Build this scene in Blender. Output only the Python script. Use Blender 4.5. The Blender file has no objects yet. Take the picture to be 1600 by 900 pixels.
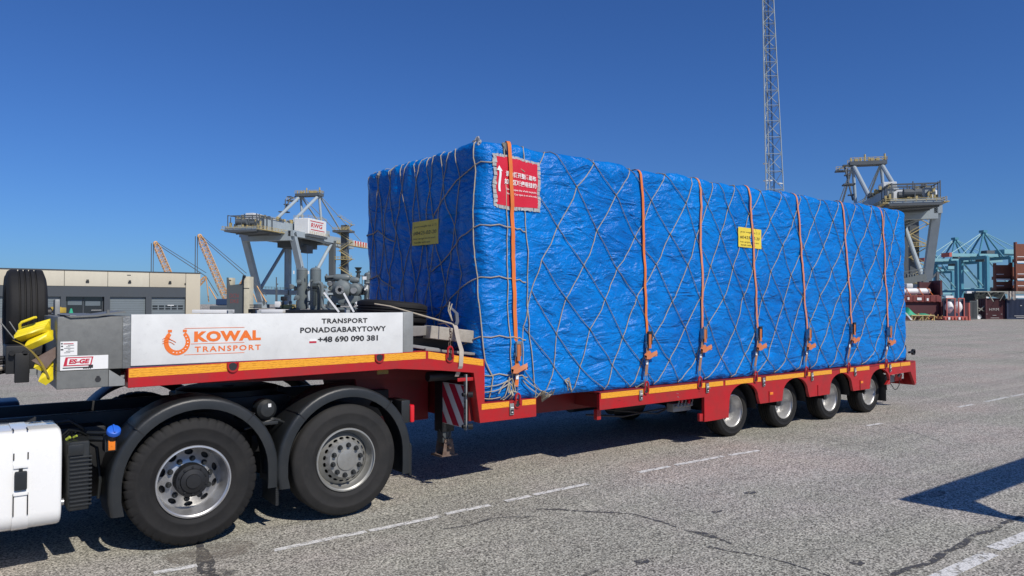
import bpy, bmesh, math, random
from mathutils import Vector, Matrix, noise
random.seed(7)
R = math.radians
sc = bpy.context.scene
col = sc.collection
# ------------------------------------------------------------------ camera, sky, sun, exposure
CAMH = 2.0; F = 1153.0; TH = R(52.9); PITCH = math.atan(25 / F)
cd = bpy.data.cameras.new('camera'); cam = bpy.data.objects.new('camera', cd); col.objects.link(cam)
cam.location = (0, 0, CAMH); cam.rotation_euler = (math.pi / 2 + PITCH, 0, TH - math.pi / 2)
cd.sensor_width = 36; cd.lens = F / 1600 * 36; cd.clip_start = 0.05; cd.clip_end = 8000
sc.camera = cam
SUN = Vector((0.095, -1.03, 1.0)).normalized()
EL = math.asin(SUN.z)
w = bpy.data.worlds.new('World'); sc.world = w; w.use_nodes = True
nt = w.node_tree; bg = nt.nodes['Background']
sky = nt.nodes.new('ShaderNodeTexSky'); sky.sky_type = 'NISHITA'; sky.sun_disc = False
sky.sun_elevation = EL; sky.sun_rotation = math.atan2(SUN.x, SUN.y)
sky.altitude = 0; sky.air_density = 1.0; sky.dust_density = 0.35; sky.ozone_density = 2.5
clear = nt.nodes.new('ShaderNodeMixRGB'); clear.blend_type = 'MULTIPLY'; clear.inputs[0].default_value = 1.0; clear.inputs[2].default_value = (0.35, 0.64, 1.16, 1)   # deep clear-day blue
nt.links.new(sky.outputs[0], clear.inputs[1]); nt.links.new(clear.outputs[0], bg.inputs[0]); bg.inputs[1].default_value = 0.08
sd = bpy.data.lights.new('sun', 'SUN'); sun = bpy.data.objects.new('sun', sd); col.objects.link(sun)
sd.energy = 4.2; sd.angle = R(0.5); sd.color = (1.0, 0.94, 0.85)
sun.rotation_euler = SUN.to_track_quat('Z', 'Y').to_euler()
vs = sc.view_settings
vs.view_transform = 'Standard'; vs.look = 'None'; vs.gamma = 1; vs.use_curve_mapping = False; vs.exposure = 0.0

# ------------------------------------------------------------------ camera geometry helpers (survey of the site)
def ray(px, py):
    a = (px - 800) / F; b = (450 - py) / F
    fw = math.cos(PITCH) - b * math.sin(PITCH); up = math.sin(PITCH) + b * math.cos(PITCH)
    return Vector((fw * math.cos(TH) + a * math.sin(TH), fw * math.sin(TH) - a * math.cos(TH), up))
def G(x, y=0):
    t = min(1, max(0, (x - 2.5) / 5)); return 0.09 * t * t * (3 - 2 * t)
def gp(px, py):
    d = ray(px, py); z = 0
    for _ in range(6):
        t = (z - CAMH) / d.z; z = G(d.x * t)
    return Vector((d.x * t, d.y * t, z))
def dp(px, py, D):
    d = ray(px, py); t = D / (d.x * math.cos(TH) + d.y * math.sin(TH))
    return Vector((d.x * t, d.y * t, CAMH + d.z * t))
def sp(px, py, Y):
    d = ray(px, py); t = Y / d.y
    return Vector((d.x * t, Y, CAMH + d.z * t))

# ------------------------------------------------------------------ materials
def new_mat(name):
    m = bpy.data.materials.new(name); m.use_nodes = True
    return m, m.node_tree, m.node_tree.nodes['Principled BSDF']
def N(t, ty, **k):
    n = t.nodes.new(ty)
    for a, b in k.items():
        if a in n.inputs: n.inputs[a].default_value = b
        else: setattr(n, a, b)
    return n
def rgb(c): return (c[0], c[1], c[2], 1)
def ramp(t, src, stops):
    r = t.nodes.new('ShaderNodeValToRGB'); e = r.color_ramp.elements
    e[0].position, e[0].color = stops[0][0], rgb(stops[0][1]); e[1].position, e[1].color = stops[-1][0], rgb(stops[-1][1])
    for p, c in stops[1:-1]:
        x = e.new(p); x.color = rgb(c)
    t.links.new(src, r.inputs[0]); return r
_m = {}
def M(name, c, rough=0.5, metal=0.0, dirt=0.25, dirt_col=None, scale=3.0, bump=0.0, bscale=40, spec=0.5, streak=False, coat=0):
    """painted / moulded surface with uneven dirt, grime streaks and a fine surface"""
    if name in _m: return _m[name]
    m, t, b = new_mat(name)
    tc = N(t, 'ShaderNodeTexCoord'); mp = N(t, 'ShaderNodeMapping')
    t.links.new(tc.outputs['Object'], mp.inputs[0])
    if streak: mp.inputs['Scale'].default_value = (1, 1, 0.18)
    n1 = N(t, 'ShaderNodeTexNoise', Scale=scale, Detail=7.0, Roughness=0.65); t.links.new(mp.outputs[0], n1.inputs[0])
    dc = dirt_col or tuple(x * 0.45 + 0.02 for x in c)
    r = ramp(t, n1.outputs[0], [(0.38, c), (0.72, tuple(a * (1 - dirt) + d * dirt for a, d in zip(c, dc)))])
    n2 = N(t, 'ShaderNodeTexNoise', Scale=scale * 9, Detail=5.0, Roughness=0.7); t.links.new(mp.outputs[0], n2.inputs[0])
    mr = N(t, 'ShaderNodeMapRange'); t.links.new(n2.outputs[0], mr.inputs[0])
    mr.inputs[1].default_value = 0.57; mr.inputs[2].default_value = 0.75; mr.inputs[3].default_value = 0; mr.inputs[4].default_value = dirt * 0.8
    mx = N(t, 'ShaderNodeMixRGB'); t.links.new(mr.outputs[0], mx.inputs[0]); t.links.new(r.outputs[0], mx.inputs[1]); mx.inputs[2].default_value = rgb(dc)
    t.links.new(mx.outputs[0], b.inputs['Base Color'])
    rr = N(t, 'ShaderNodeMapRange'); t.links.new(n1.outputs[0], rr.inputs[0])
    rr.inputs[3].default_value = max(0.05, rough - 0.1); rr.inputs[4].default_value = min(1, rough + 0.15)
    t.links.new(rr.outputs[0], b.inputs['Roughness'])
    b.inputs['Metallic'].default_value = metal; b.inputs['Specular IOR Level'].default_value = spec
    if coat: b.inputs['Coat Weight'].default_value = coat
    if bump:
        n3 = N(t, 'ShaderNodeTexNoise', Scale=bscale, Detail=4.0); t.links.new(tc.outputs['Object'], n3.inputs[0])
        bp = N(t, 'ShaderNodeBump', Strength=1.0, Distance=bump); t.links.new(n3.outputs[0], bp.inputs['Height']); t.links.new(bp.outputs[0], b.inputs['Normal'])
    _m[name] = m; return m
red = M('red_paint', (0.45, 0.007, 0.011), 0.40, dirt=0.6, dirt_col=(0.20, 0.03, 0.025), scale=3.4, coat=0.15)
darkred = M('shaded_worn_red_paint', (0.22, 0.008, 0.010), 0.5, dirt=0.5, dirt_col=(0.06, 0.03, 0.025))  # darker red paints shade into recessed deck and frame parts; chips use it too
blackpl = M('black_plastic', (0.014, 0.0165, 0.018), 0.40, dirt=0.45, dirt_col=(0.033, 0.034, 0.033), scale=2.5, bump=0.0008, bscale=250)
blackmt = M('black_chassis', (0.007, 0.008, 0.010), 0.5, dirt=0.4, dirt_col=(0.02, 0.019, 0.018))
rubber = M('tyre_rubber', (0.011, 0.011, 0.0115), 0.72, dirt=0.5, dirt_col=(0.034, 0.032, 0.029), scale=4, bump=0.0006, bscale=120, spec=0.3)
rubber2 = M('tyre_rubber_dusty', (0.017, 0.017, 0.017), 0.75, dirt=0.55, dirt_col=(0.042, 0.039, 0.036), scale=4, bump=0.0006, bscale=120, spec=0.3)
rimal = M('rim_silver', (0.55, 0.55, 0.55), 0.36, metal=0.75, dirt=0.45, dirt_col=(0.15, 0.14, 0.12), scale=6)
rimgr = M('rim_grey_dusty', (0.33, 0.33, 0.31), 0.45, metal=0.5, dirt=0.45, dirt_col=(0.13, 0.12, 0.10), scale=8)
rimwh = M('rim_white_silver', (0.60, 0.60, 0.59), 0.38, metal=0.6, dirt=0.5, dirt_col=(0.2, 0.18, 0.16), scale=6)
galv = M('galvanised_steel', (0.18, 0.185, 0.175), 0.5, metal=0.2, dirt=0.55, dirt_col=(0.10, 0.105, 0.105), scale=16, streak=False, bump=0.0006, bscale=30)
galv2 = M('galvanised_light', (0.30, 0.31, 0.30), 0.5, metal=0.3, dirt=0.5, dirt_col=(0.17, 0.17, 0.165), scale=7)
alu = M('aluminium_board', (0.71, 0.72, 0.70), 0.45, metal=0.0, dirt=0.45, dirt_col=(0.46, 0.46, 0.45), scale=3.2, streak=False)
whitep = M('white_gloss_paint', (0.86, 0.86, 0.83), 0.22, dirt=0.06, scale=1.5, coat=0.6)
whitem = M('white_matt', (0.78, 0.78, 0.76), 0.5, dirt=0.12)
yellow = M('yellow_chock_plastic', (0.85, 0.68, 0.02), 0.35, dirt=0.35, dirt_col=(0.3, 0.22, 0.03), scale=5)
dyellow = M('worn_yellow_steel', (0.28, 0.20, 0.02), 0.5, dirt=0.7, dirt_col=(0.05, 0.04, 0.025), scale=10)
brownst = M('brown_strap_plate', (0.13, 0.085, 0.065), 0.7, dirt=0.5, dirt_col=(0.25, 0.2, 0.17), scale=10)
orangew = M('orange_webbing', (0.72, 0.17, 0.025), 0.75, dirt=0.45, dirt_col=(0.42, 0.16, 0.07), scale=6)
fadedw = M('faded_orange_webbing', (0.62, 0.22, 0.11), 0.8, dirt=0.45, dirt_col=(0.4, 0.2, 0.13), scale=6)
greyw = M('grey_webbing', (0.42, 0.37, 0.31), 0.85, dirt=0.5, scale=8)
steel = M('zinc_steel', (0.45, 0.45, 0.44), 0.35, metal=0.8, dirt=0.4, scale=15)
rust = M('rusty_steel', (0.11, 0.07, 0.052), 0.8, dirt=0.6, dirt_col=(0.24, 0.18, 0.15), scale=20)
wood = M('weathered_timber', (0.40, 0.37, 0.31), 0.85, dirt=0.6, dirt_col=(0.2, 0.18, 0.15), scale=8, bump=0.002, bscale=60)
rope = M('net_rope', (0.44, 0.38, 0.28), 0.8, dirt=0.5, dirt_col=(0.22, 0.2, 0.16), scale=20)
orlens = M('orange_lens', (0.85, 0.22, 0.01), 0.2, dirt=0.2, coat=0.5)
redlens = M('red_lens', (0.7, 0.01, 0.02), 0.2, dirt=0.2, coat=0.5)
bluecap = M('blue_cap', (0.02, 0.13, 0.62), 0.35, dirt=0.15)
ink = M('black_print', (0.02, 0.02, 0.022), 0.5, dirt=0.1)
orprint = M('orange_print', (0.80, 0.17, 0.02), 0.45, dirt=0.15)
redprint = M('red_print', (0.50, 0.02, 0.05), 0.45, dirt=0.1)
whiteprint = M('white_print', (0.82, 0.82, 0.80), 0.5, dirt=0.1)
bannerred = M('red_banner_cloth', (0.62, 0.012, 0.03), 0.4, dirt=0.15, bump=0.004, bscale=9, coat=0.2)
greyp = M('grey_machine_paint', (0.15, 0.175, 0.175), 0.42, dirt=0.4, dirt_col=(0.09, 0.1, 0.1), scale=3)
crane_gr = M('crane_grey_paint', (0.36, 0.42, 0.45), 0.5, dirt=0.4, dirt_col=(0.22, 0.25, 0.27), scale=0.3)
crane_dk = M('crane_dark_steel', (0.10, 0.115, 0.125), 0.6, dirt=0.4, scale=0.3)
crane_yl = M('crane_yellow_walkway', (0.52, 0.42, 0.19), 0.6, dirt=0.4, scale=0.5)
crane_wh = M('crane_white_panel', (0.75, 0.76, 0.74), 0.45, dirt=0.15, scale=0.3)
blue_cr = M('teal_crane_paint', (0.06, 0.24, 0.33), 0.5, dirt=0.3, dirt_col=(0.15, 0.36, 0.42), scale=0.1)
blue_lt = M('pale_teal_crane_paint', (0.22, 0.45, 0.50), 0.5, dirt=0.3, scale=0.1)
orange_cr = M('orange_lattice_paint', (0.66, 0.36, 0.13), 0.55, dirt=0.4, scale=1)
mastp = M('mast_steel', (0.36, 0.42, 0.44), 0.5, dirt=0.3, scale=1)
concrete = M('beige_concrete', (0.52, 0.47, 0.36), 0.85, dirt=0.3, dirt_col=(0.40, 0.36, 0.29), scale=0.35, streak=True)
concrete2 = M('paler_concrete', (0.58, 0.54, 0.43), 0.85, dirt=0.3, dirt_col=(0.44, 0.4, 0.33), scale=0.35, streak=True)
charcoal = M('charcoal_cladding', (0.055, 0.065, 0.075), 0.5, dirt=0.3, scale=0.5)
shutter = M('grey_shutter', (0.16, 0.19, 0.205), 0.45, dirt=0.3, scale=0.5)
glassdk = M('dark_glass', (0.015, 0.02, 0.025), 0.08, dirt=0.1, scale=0.5, coat=0.5)
contbr = M('brown_container', (0.22, 0.065, 0.03), 0.6, dirt=0.5, dirt_col=(0.12, 0.05, 0.035), scale=0.8, streak=True)
contrd = M('maroon_container', (0.085, 0.02, 0.025), 0.6, dirt=0.5, dirt_col=(0.04, 0.02, 0.02), scale=0.8)
contnv = M('navy_container', (0.018, 0.03, 0.07), 0.55, dirt=0.4, scale=0.8)
pinkst = M('salmon_frame_paint', (0.52, 0.13, 0.10), 0.6, dirt=0.4, scale=2)
greennet = M('green_tarpaulin', (0.02, 0.36, 0.20), 0.6, dirt=0.4, scale=2, bump=0.02, bscale=2)
darknet = M('dark_netting', (0.045, 0.055, 0.05), 0.9, dirt=0.6, dirt_col=(0.09, 0.1, 0.09), scale=2, bump=0.02, bscale=2)
greyplas = M('grey_plastic_sheet', (0.33, 0.33, 0.33), 0.4, dirt=0.4, scale=10)
tapegr = M('silver_tape', (0.42, 0.42, 0.41), 0.4, dirt=0.5, scale=20)

def reflective():
    m, t, b = new_mat('amber_reflective_tape')
    tc = N(t, 'ShaderNodeTexCoord'); s = N(t, 'ShaderNodeSeparateXYZ'); t.links.new(tc.outputs['Object'], s.inputs[0])
    w1 = N(t, 'ShaderNodeTexNoise', Scale=25.0, Detail=3.0); t.links.new(tc.outputs['Object'], w1.inputs[0])
    a = N(t, 'ShaderNodeMath', operation='MULTIPLY'); a.inputs[1].default_value = 330; t.links.new(s.outputs[2], a.inputs[0])
    sn = N(t, 'ShaderNodeMath', operation='SINE'); t.links.new(a.outputs[0], sn.inputs[0])
    ad = N(t, 'ShaderNodeMath', operation='MULTIPLY_ADD'); ad.inputs[1].default_value = 0.14; t.links.new(sn.outputs[0], ad.inputs[0]); t.links.new(w1.outputs[0], ad.inputs[2])
    r = ramp(t, ad.outputs[0], [(0.25, (0.62, 0.24, 0.015)), (0.6, (0.88, 0.42, 0.03)), (0.8, (0.6, 0.22, 0.03))])
    t.links.new(r.outputs[0], b.inputs['Base Color']); b.inputs['Roughness'].default_value = 0.35
    return m
amber = reflective()

def tarp_mat():
    m, t, b = new_mat('blue_tarpaulin')
    tc = N(t, 'ShaderNodeTexCoord')
    def nz(scale, det, rough=0.55, dist=0.0, sc3=None):
        n = N(t, 'ShaderNodeTexNoise', Scale=scale, Detail=det, Roughness=rough, Distortion=dist)
        if sc3:
            mp = N(t, 'ShaderNodeMapping'); mp.inputs['Scale'].default_value = sc3; mp.inputs['Rotation'].default_value = (0, R(35), 0)
            t.links.new(tc.outputs['Object'], mp.inputs[0]); t.links.new(mp.outputs[0], n.inputs[0])
        else: t.links.new(tc.outputs['Object'], n.inputs[0])
        return n
    def math_(op, a, bb=None, c=None):
        n = N(t, 'ShaderNodeMath', operation=op)
        for i, v in enumerate((a, bb, c)):
            if v is None: continue
            if isinstance(v, (int, float)): n.inputs[i].default_value = v
            else: t.links.new(v, n.inputs[i])
        return n.outputs[0]
    def ridge(n):
        x = math_('SUBTRACT', n.outputs[0], 0.5); x = math_('ABSOLUTE', x); x = math_('MULTIPLY', x, -2.0); return math_('ADD', x, 1.0)
    r1 = ridge(nz(2.3, 3, 0.5, 0.8)); r2 = ridge(nz(5.5, 5, 0.55, 1.2, (1, 1, 1.7))); r3 = ridge(nz(17, 4, 0.6, 0.8)); 
    f = nz(60, 3)
    r4 = ridge(nz(1.6, 4, 0.5, 0.9, (1.0, 1, 2.6))); h = math_('MULTIPLY', r1, 0.45); h = math_('MULTIPLY_ADD', r4, 0.85, h); h = math_('MULTIPLY_ADD', r2, 0.20, h); h = math_('MULTIPLY_ADD', r3, 0.075, h); h = math_('MULTIPLY_ADD', f.outputs[0], 0.02, h)
    bp = N(t, 'ShaderNodeBump', Strength=1.0, Distance=0.06); t.links.new(h, bp.inputs['Height']); t.links.new(bp.outputs[0], b.inputs['Normal'])
    n = nz(1.1, 6, 0.6)
    r = ramp(t, n.outputs[0], [(0.3, (0.0, 0.125, 0.46)), (0.7, (0.0, 0.205, 0.64))])
    n2 = nz(9, 8, 0.7); r_ = ramp(t, n2.outputs[0], [(0.60, (0, 0, 0)), (0.78, (0.35, 0.35, 0.35))])
    mx = N(t, 'ShaderNodeMixRGB'); t.links.new(r_.outputs[0], mx.inputs[0]); t.links.new(r.outputs[0], mx.inputs[1]); mx.inputs[2].default_value = (0.005, 0.25, 0.70, 1)
    t.links.new(mx.outputs[0], b.inputs['Base Color'])
    b.inputs['Roughness'].default_value = 0.34; b.inputs['Specular IOR Level'].default_value = 0.26
    return m
tarp = tarp_mat()

def ground_mat():
    m, t, b = new_mat('exposed_aggregate')
    tc = N(t, 'ShaderNodeTexCoord'); P = tc.outputs['Object']
    def nz(scale, det, rough=0.6, sc3=None, ty='ShaderNodeTexNoise'):
        n = N(t, ty, Scale=scale)
        if ty == 'ShaderNodeTexNoise': n.inputs['Detail'].default_value = det; n.inputs['Roughness'].default_value = rough
        if sc3:
            mp = N(t, 'ShaderNodeMapping'); mp.inputs['Scale'].default_value = sc3; t.links.new(P, mp.inputs[0]); t.links.new(mp.outputs[0], n.inputs[0])
        else: t.links.new(P, n.inputs[0])
        return n
    v = nz(82, 0, ty='ShaderNodeTexVoronoi')
    hs = N(t, 'ShaderNodeSeparateXYZ'); t.links.new(v.outputs['Color'], hs.inputs[0])
    fine = nz(60, 3, 0.6)
    a = N(t, 'ShaderNodeMath', operation='MULTIPLY_ADD'); a.inputs[1].default_value = 0.34; t.links.new(hs.outputs[0], a.inputs[0]); t.links.new(fine.outputs[0], a.inputs[2])
    r = ramp(t, a.outputs[0], [(0.40, (0.055, 0.050, 0.044)), (0.56, (0.19, 0.177, 0.155)), (0.69, (0.365, 0.340, 0.297)), (0.88, (0.68, 0.635, 0.56))])
    big = nz(0.28, 7, 0.6); rb = ramp(t, big.outputs[0], [(0.28, (0.78, 0.79, 0.76)), (0.42, (0.93, 0.96, 0.90)), (0.52, (1.0, 0.99, 0.97)), (0.62, (1.06, 0.99, 0.97)), (0.75, (1.12, 1.08, 1.0))])
    mx = N(t, 'ShaderNodeMixRGB', blend_type='MULTIPLY'); mx.inputs[0].default_value = 1; t.links.new(r.outputs[0], mx.inputs[1]); t.links.new(rb.outputs[0], mx.inputs[2])
    st = nz(0.9, 6, 0.7, (0.35, 1.6, 1)); rs = ramp(t, st.outputs[0], [(0.66, (1, 1, 1)), (0.78, (0.62, 0.61, 0.6))])
    mx2 = N(t, 'ShaderNodeMixRGB', blend_type='MULTIPLY'); mx2.inputs[0].default_value = 1; t.links.new(mx.outputs[0], mx2.inputs[1]); t.links.new(rs.outputs[0], mx2.inputs[2])
    tr_ = nz(0.55, 5, 0.75, (0.10, 1.5, 1)); rt_ = ramp(t, tr_.outputs[0], [(0.44, (1, 1, 1)), (0.52, (0.84, 0.84, 0.85)), (0.60, (1.0, 1, 1)), (0.70, (1.10, 1.09, 1.07))])
    mx3 = N(t, 'ShaderNodeMixRGB', blend_type='MULTIPLY'); mx3.inputs[0].default_value = 0.8; t.links.new(mx2.outputs[0], mx3.inputs[1]); t.links.new(rt_.outputs[0], mx3.inputs[2])
    t.links.new(mx3.outputs[0], b.inputs['Base Color']); b.inputs['Roughness'].default_value = 0.85; b.inputs['Specular IOR Level'].default_value = 0.3
    bp = N(t, 'ShaderNodeBump', Strength=0.7, Distance=0.006); t.links.new(a.outputs[0], bp.inputs['Height']); t.links.new(bp.outputs[0], b.inputs['Normal'])
    return m
def worn_mat(name, c, c2, lo, hi, scale=14, rough=0.8):
    """paint or tar that is worn through: holes are transparent"""
    m, t, b = new_mat(name)
    tc = N(t, 'ShaderNodeTexCoord'); n = N(t, 'ShaderNodeTexNoise', Scale=scale, Detail=8.0, Roughness=0.75); t.links.new(tc.outputs['Object'], n.inputs[0])
    mr = N(t, 'ShaderNodeMapRange'); t.links.new(n.outputs[0], mr.inputs[0]); mr.inputs[1].default_value = lo; mr.inputs[2].default_value = hi
    t.links.new(mr.outputs[0], b.inputs['Alpha'])
    n2 = N(t, 'ShaderNodeTexNoise', Scale=70.0, Detail=3.0); t.links.new(tc.outputs['Object'], n2.inputs[0])
    r = ramp(t, n2.outputs[0], [(0.35, c2), (0.6, c)]); t.links.new(r.outputs[0], b.inputs['Base Color'])
    b.inputs['Roughness'].default_value = rough
    return m
linepaint = worn_mat('worn_white_road_paint', (0.78, 0.77, 0.72), (0.5, 0.49, 0.46), 0.40, 0.50)
tar = worn_mat('crack_tar', (0.05, 0.05, 0.052), (0.10, 0.095, 0.09), 0.42, 0.54)
stain = worn_mat('oil_stain', (0.06, 0.058, 0.055), (0.14, 0.13, 0.12), 0.44, 0.80, scale=6)
dust = worn_mat('pale_rubber_scuff', (0.27, 0.235, 0.19), (0.20, 0.175, 0.14), 0.34, 0.85, scale=7)

# ------------------------------------------------------------------ mesh builder
class MB:
    def __init__(s): s.v = []; s.f = []; s.M = None
    def add(s, vs, fs):
        o = len(s.v)
        if s.M is not None: vs = [s.M @ Vector(v) for v in vs]
        s.v += [tuple(v) for v in vs]; s.f += [tuple(i + o for i in f) for f in fs]; return s
    def bm_add(s, bm):
        bm.verts.index_update(); s.add([v.co.copy() for v in bm.verts], [[v.index for v in f.verts] for f in bm.faces]); bm.free(); return s
    def box(s, x0, x1, y0, y1, z0, z1, bev=0.0, seg=2):
        bm = bmesh.new(); bmesh.ops.create_cube(bm, size=1)
        for v in bm.verts: v.co = Vector(((x0 + x1) / 2 + v.co.x * (x1 - x0), (y0 + y1) / 2 + v.co.y * (y1 - y0), (z0 + z1) / 2 + v.co.z * (z1 - z0)))
        if bev: bmesh.ops.bevel(bm, geom=bm.edges[:], offset=bev, segments=seg, profile=0.6, affect='EDGES')
        return s.bm_add(bm)
    def prism(s, pts, y0, y1, bev=0.0):
        """outline in x,z; extruded from y0 to y1"""
        bm = bmesh.new(); vs = [bm.verts.new((x, y0, z)) for x, z in pts]; f = bm.faces.new(vs)
        r = bmesh.ops.extrude_face_region(bm, geom=[f]); bmesh.ops.translate(bm, vec=(0, y1 - y0, 0), verts=[e for e in r['geom'] if isinstance(e, bmesh.types.BMVert)])
        bmesh.ops.recalc_face_normals(bm, faces=bm.faces)
        if bev: bmesh.ops.bevel(bm, geom=bm.edges[:], offset=bev, segments=1, affect='EDGES')
        return s.bm_add(bm)
    def cyl(s, a, b, r, r2=None, n=12, cap=True):
        a, b = Vector(a), Vector(b); d = b - a
        if d.length < 1e-6: return s
        q = d.to_track_quat('Z', 'Y').to_matrix(); r2 = r if r2 is None else r2; vs = []
        for p, rr in ((a, r), (b, r2)):
            for i in range(n):
                t = 2 * math.pi * i / n; vs.append(p + q @ Vector((math.cos(t) * rr, math.sin(t) * rr, 0)))
        fs = [(i, (i + 1) % n, n + (i + 1) % n, n + i) for i in range(n)]
        if cap: fs += [tuple(reversed(range(n))), tuple(range(n, 2 * n))]
        return s.add(vs, fs)
    def beam(s, a, b, w, h=None, up=(0, 0, 1)):
        a, b = Vector(a), Vector(b); h = h or w; d = (b - a).normalized(); u = Vector(up)
        if abs(d.dot(u)) > 0.97: u = Vector((1, 0, 0))
        x = d.cross(u).normalized(); u = x.cross(d).normalized(); vs = []
        for p in (a, b):
            for i, j in ((-1, -1), (1, -1), (1, 1), (-1, 1)): vs.append(p + x * i * w / 2 + u * j * h / 2)
        return s.add(vs, [(0, 1, 2, 3), (7, 6, 5, 4), (0, 4, 5, 1), (1, 5, 6, 2), (2, 6, 7, 3), (3, 7, 4, 0)])
    def tube(s, pts, r, n=6, cap=True):
        pts = [Vector(p) for p in pts]; vs = []; m = len(pts); up = None
        for i, p in enumerate(pts):
            d = (pts[min(i + 1, m - 1)] - pts[max(i - 1, 0)]).normalized()
            if up is None: up = Vector((0, 0, 1)) if abs(d.z) < 0.9 else Vector((0, 1, 0))
            x = d.cross(up).normalized(); up = x.cross(d).normalized(); rr = r[i] if isinstance(r, (list, tuple)) else r
            for k in range(n):
                t = 2 * math.pi * k / n; vs.append(p + x * math.cos(t) * rr + up * math.sin(t) * rr)
        fs = [(i * n + k, i * n + (k + 1) % n, (i + 1) * n + (k + 1) % n, (i + 1) * n + k) for i in range(m - 1) for k in range(n)]
        if cap: fs += [tuple(reversed(range(n))), tuple(range((m - 1) * n, m * n))]
        return s.add(vs, fs)
    def ribbon(s, pts, wid, thick, wdir=(1, 0, 0)):
        """flat webbing along pts, width along wdir"""
        pts = [Vector(p) for p in pts]; m = len(pts); vs = []; wd0 = Vector(wdir)
        for i, p in enumerate(pts):
            d = (pts[min(i + 1, m - 1)] - pts[max(i - 1, 0)]).normalized(); nrm = d.cross(wd0).normalized(); wd = nrm.cross(d).normalized()
            for a, b in ((-1, -1), (1, -1), (1, 1), (-1, 1)): vs.append(p + wd * a * wid / 2 + nrm * b * thick / 2)
        fs = [(i * 4 + k, i * 4 + (k + 1) % 4, i * 4 + 4 + (k + 1) % 4, i * 4 + 4 + k) for i in range(m - 1) for k in range(4)] + [(3, 2, 1, 0), tuple(range(4 * m - 4, 4 * m))]
        return s.add(vs, fs)
    def lathe(s, prof, c, n=48, axis='Y', fr=None):
        """prof = [(radius, offset along axis)]; fr(theta_index, row) scales the radius"""
        c = Vector(c); vs = []
        for j, (r, a) in enumerate(prof):
            for i in range(n):
                t = 2 * math.pi * i / n; rr = r * (fr(i, j) if fr else 1)
                if axis == 'Y': vs.append(c + Vector((math.cos(t) * rr, a, math.sin(t) * rr)))
                elif axis == 'X': vs.append(c + Vector((a, math.cos(t) * rr, math.sin(t) * rr)))
                else: vs.append(c + Vector((math.cos(t) * rr, math.sin(t) * rr, a)))
        fs = [(j * n + i, j * n + (i + 1) % n, (j + 1) * n + (i + 1) % n, (j + 1) * n + i) for j in range(len(prof) - 1) for i in range(n)]
        return s.add(vs, fs)
    def grid(s, rows, closed=False):
        """rows of points"""
        m = len(rows[0]); vs = [p for r in rows for p in r]; k = m if closed else m - 1
        fs = [(j * m + i, j * m + (i + 1) % m, (j + 1) * m + (i + 1) % m, (j + 1) * m + i) for j in range(len(rows) - 1) for i in range(k)]
        return s.add(vs, fs)
    def build(s, name, mat, parent=None, smooth=35, label=None):
        if name in SPLIT:
            root = list(range(len(s.v)))
            def find(i):
                while root[i] != i: root[i] = root[root[i]]; i = root[i]
                return i
            for f in s.f:
                for j in f[1:]: root[find(j)] = find(f[0])
            isl = {}
            for f in s.f: isl.setdefault(find(f[0]), []).append(f)
            if len(isl) > 1:
                first = None
                for fs in isl.values():
                    ids = sorted({i for f in fs for i in f}); mp = {a: b for b, a in enumerate(ids)}; sub = MB(); sub.v = [s.v[i] for i in ids]; sub.f = [tuple(mp[i] for i in f) for f in fs]
                    o = sub._build(name, mat, parent, smooth, label); first = first or o
                return first
        return s._build(name, mat, parent, smooth, label)
    def _build(s, name, mat, parent=None, smooth=35, label=None):
        vs = [Vector(v) for v in s.v]
        lo = Vector([min(v[i] for v in vs) for i in range(3)]); hi = Vector([max(v[i] for v in vs) for i in range(3)])
        c = (lo + hi) / 2
        if parent is None: c.z = lo.z
        me = bpy.data.meshes.new(name); me.from_pydata([v - c for v in vs], [], s.f); me.update()
        bm = bmesh.new(); bm.from_mesh(me); bmesh.ops.recalc_face_normals(bm, faces=bm.faces); bm.to_mesh(me); bm.free()
        if mat: me.materials.append(mat)
        if smooth: me.shade_smooth(); me.set_sharp_from_angle(angle=R(smooth))
        o = bpy.data.objects.new(name, me); col.objects.link(o); ORG[o.name] = c
        if parent is not None: o.parent = parent; o.location = c - ORG[parent.name]
        else: o.location = c
        if label: o['label'] = label
        return o
ORG = {}
SPLIT = {'cross_beam', 'side_beam', 'hoist_rope', 'air_spring', 'portal_beam', 'main_girder', 'forestay', 'bogie', 'electrical_house', 'boom', 'white_bar', 'frame_bracket', 'cross_beam_brace', 'loose_pole', 'support_bracket', 'pipework', 'small_valves', 'fittings', 'winch_gear'}
def thing(name, label, cat, loc=(0, 0, 0), group=None):
    o = bpy.data.objects.new(name, None); col.objects.link(o); o.location = loc; o.empty_display_size = 0.3
    ORG[o.name] = Vector(loc); tag(o, label, cat, group); return o
def tag(o, label=None, cat=None, group=None, kind=None):
    if label: o['label'] = label
    if cat: o['category'] = cat
    if group: o['group'] = group
    if kind: o['kind'] = kind
    return o
def copy_tree(o, parent=None):
    c = o.copy(); col.objects.link(c)
    if parent is not None: c.parent = parent; c.matrix_parent_inverse = o.matrix_parent_inverse
    ORG[c.name] = ORG.get(o.name, Vector())
    for ch in [x for x in bpy.data.objects if x.parent == o]: copy_tree(ch, c)
    return c
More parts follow.
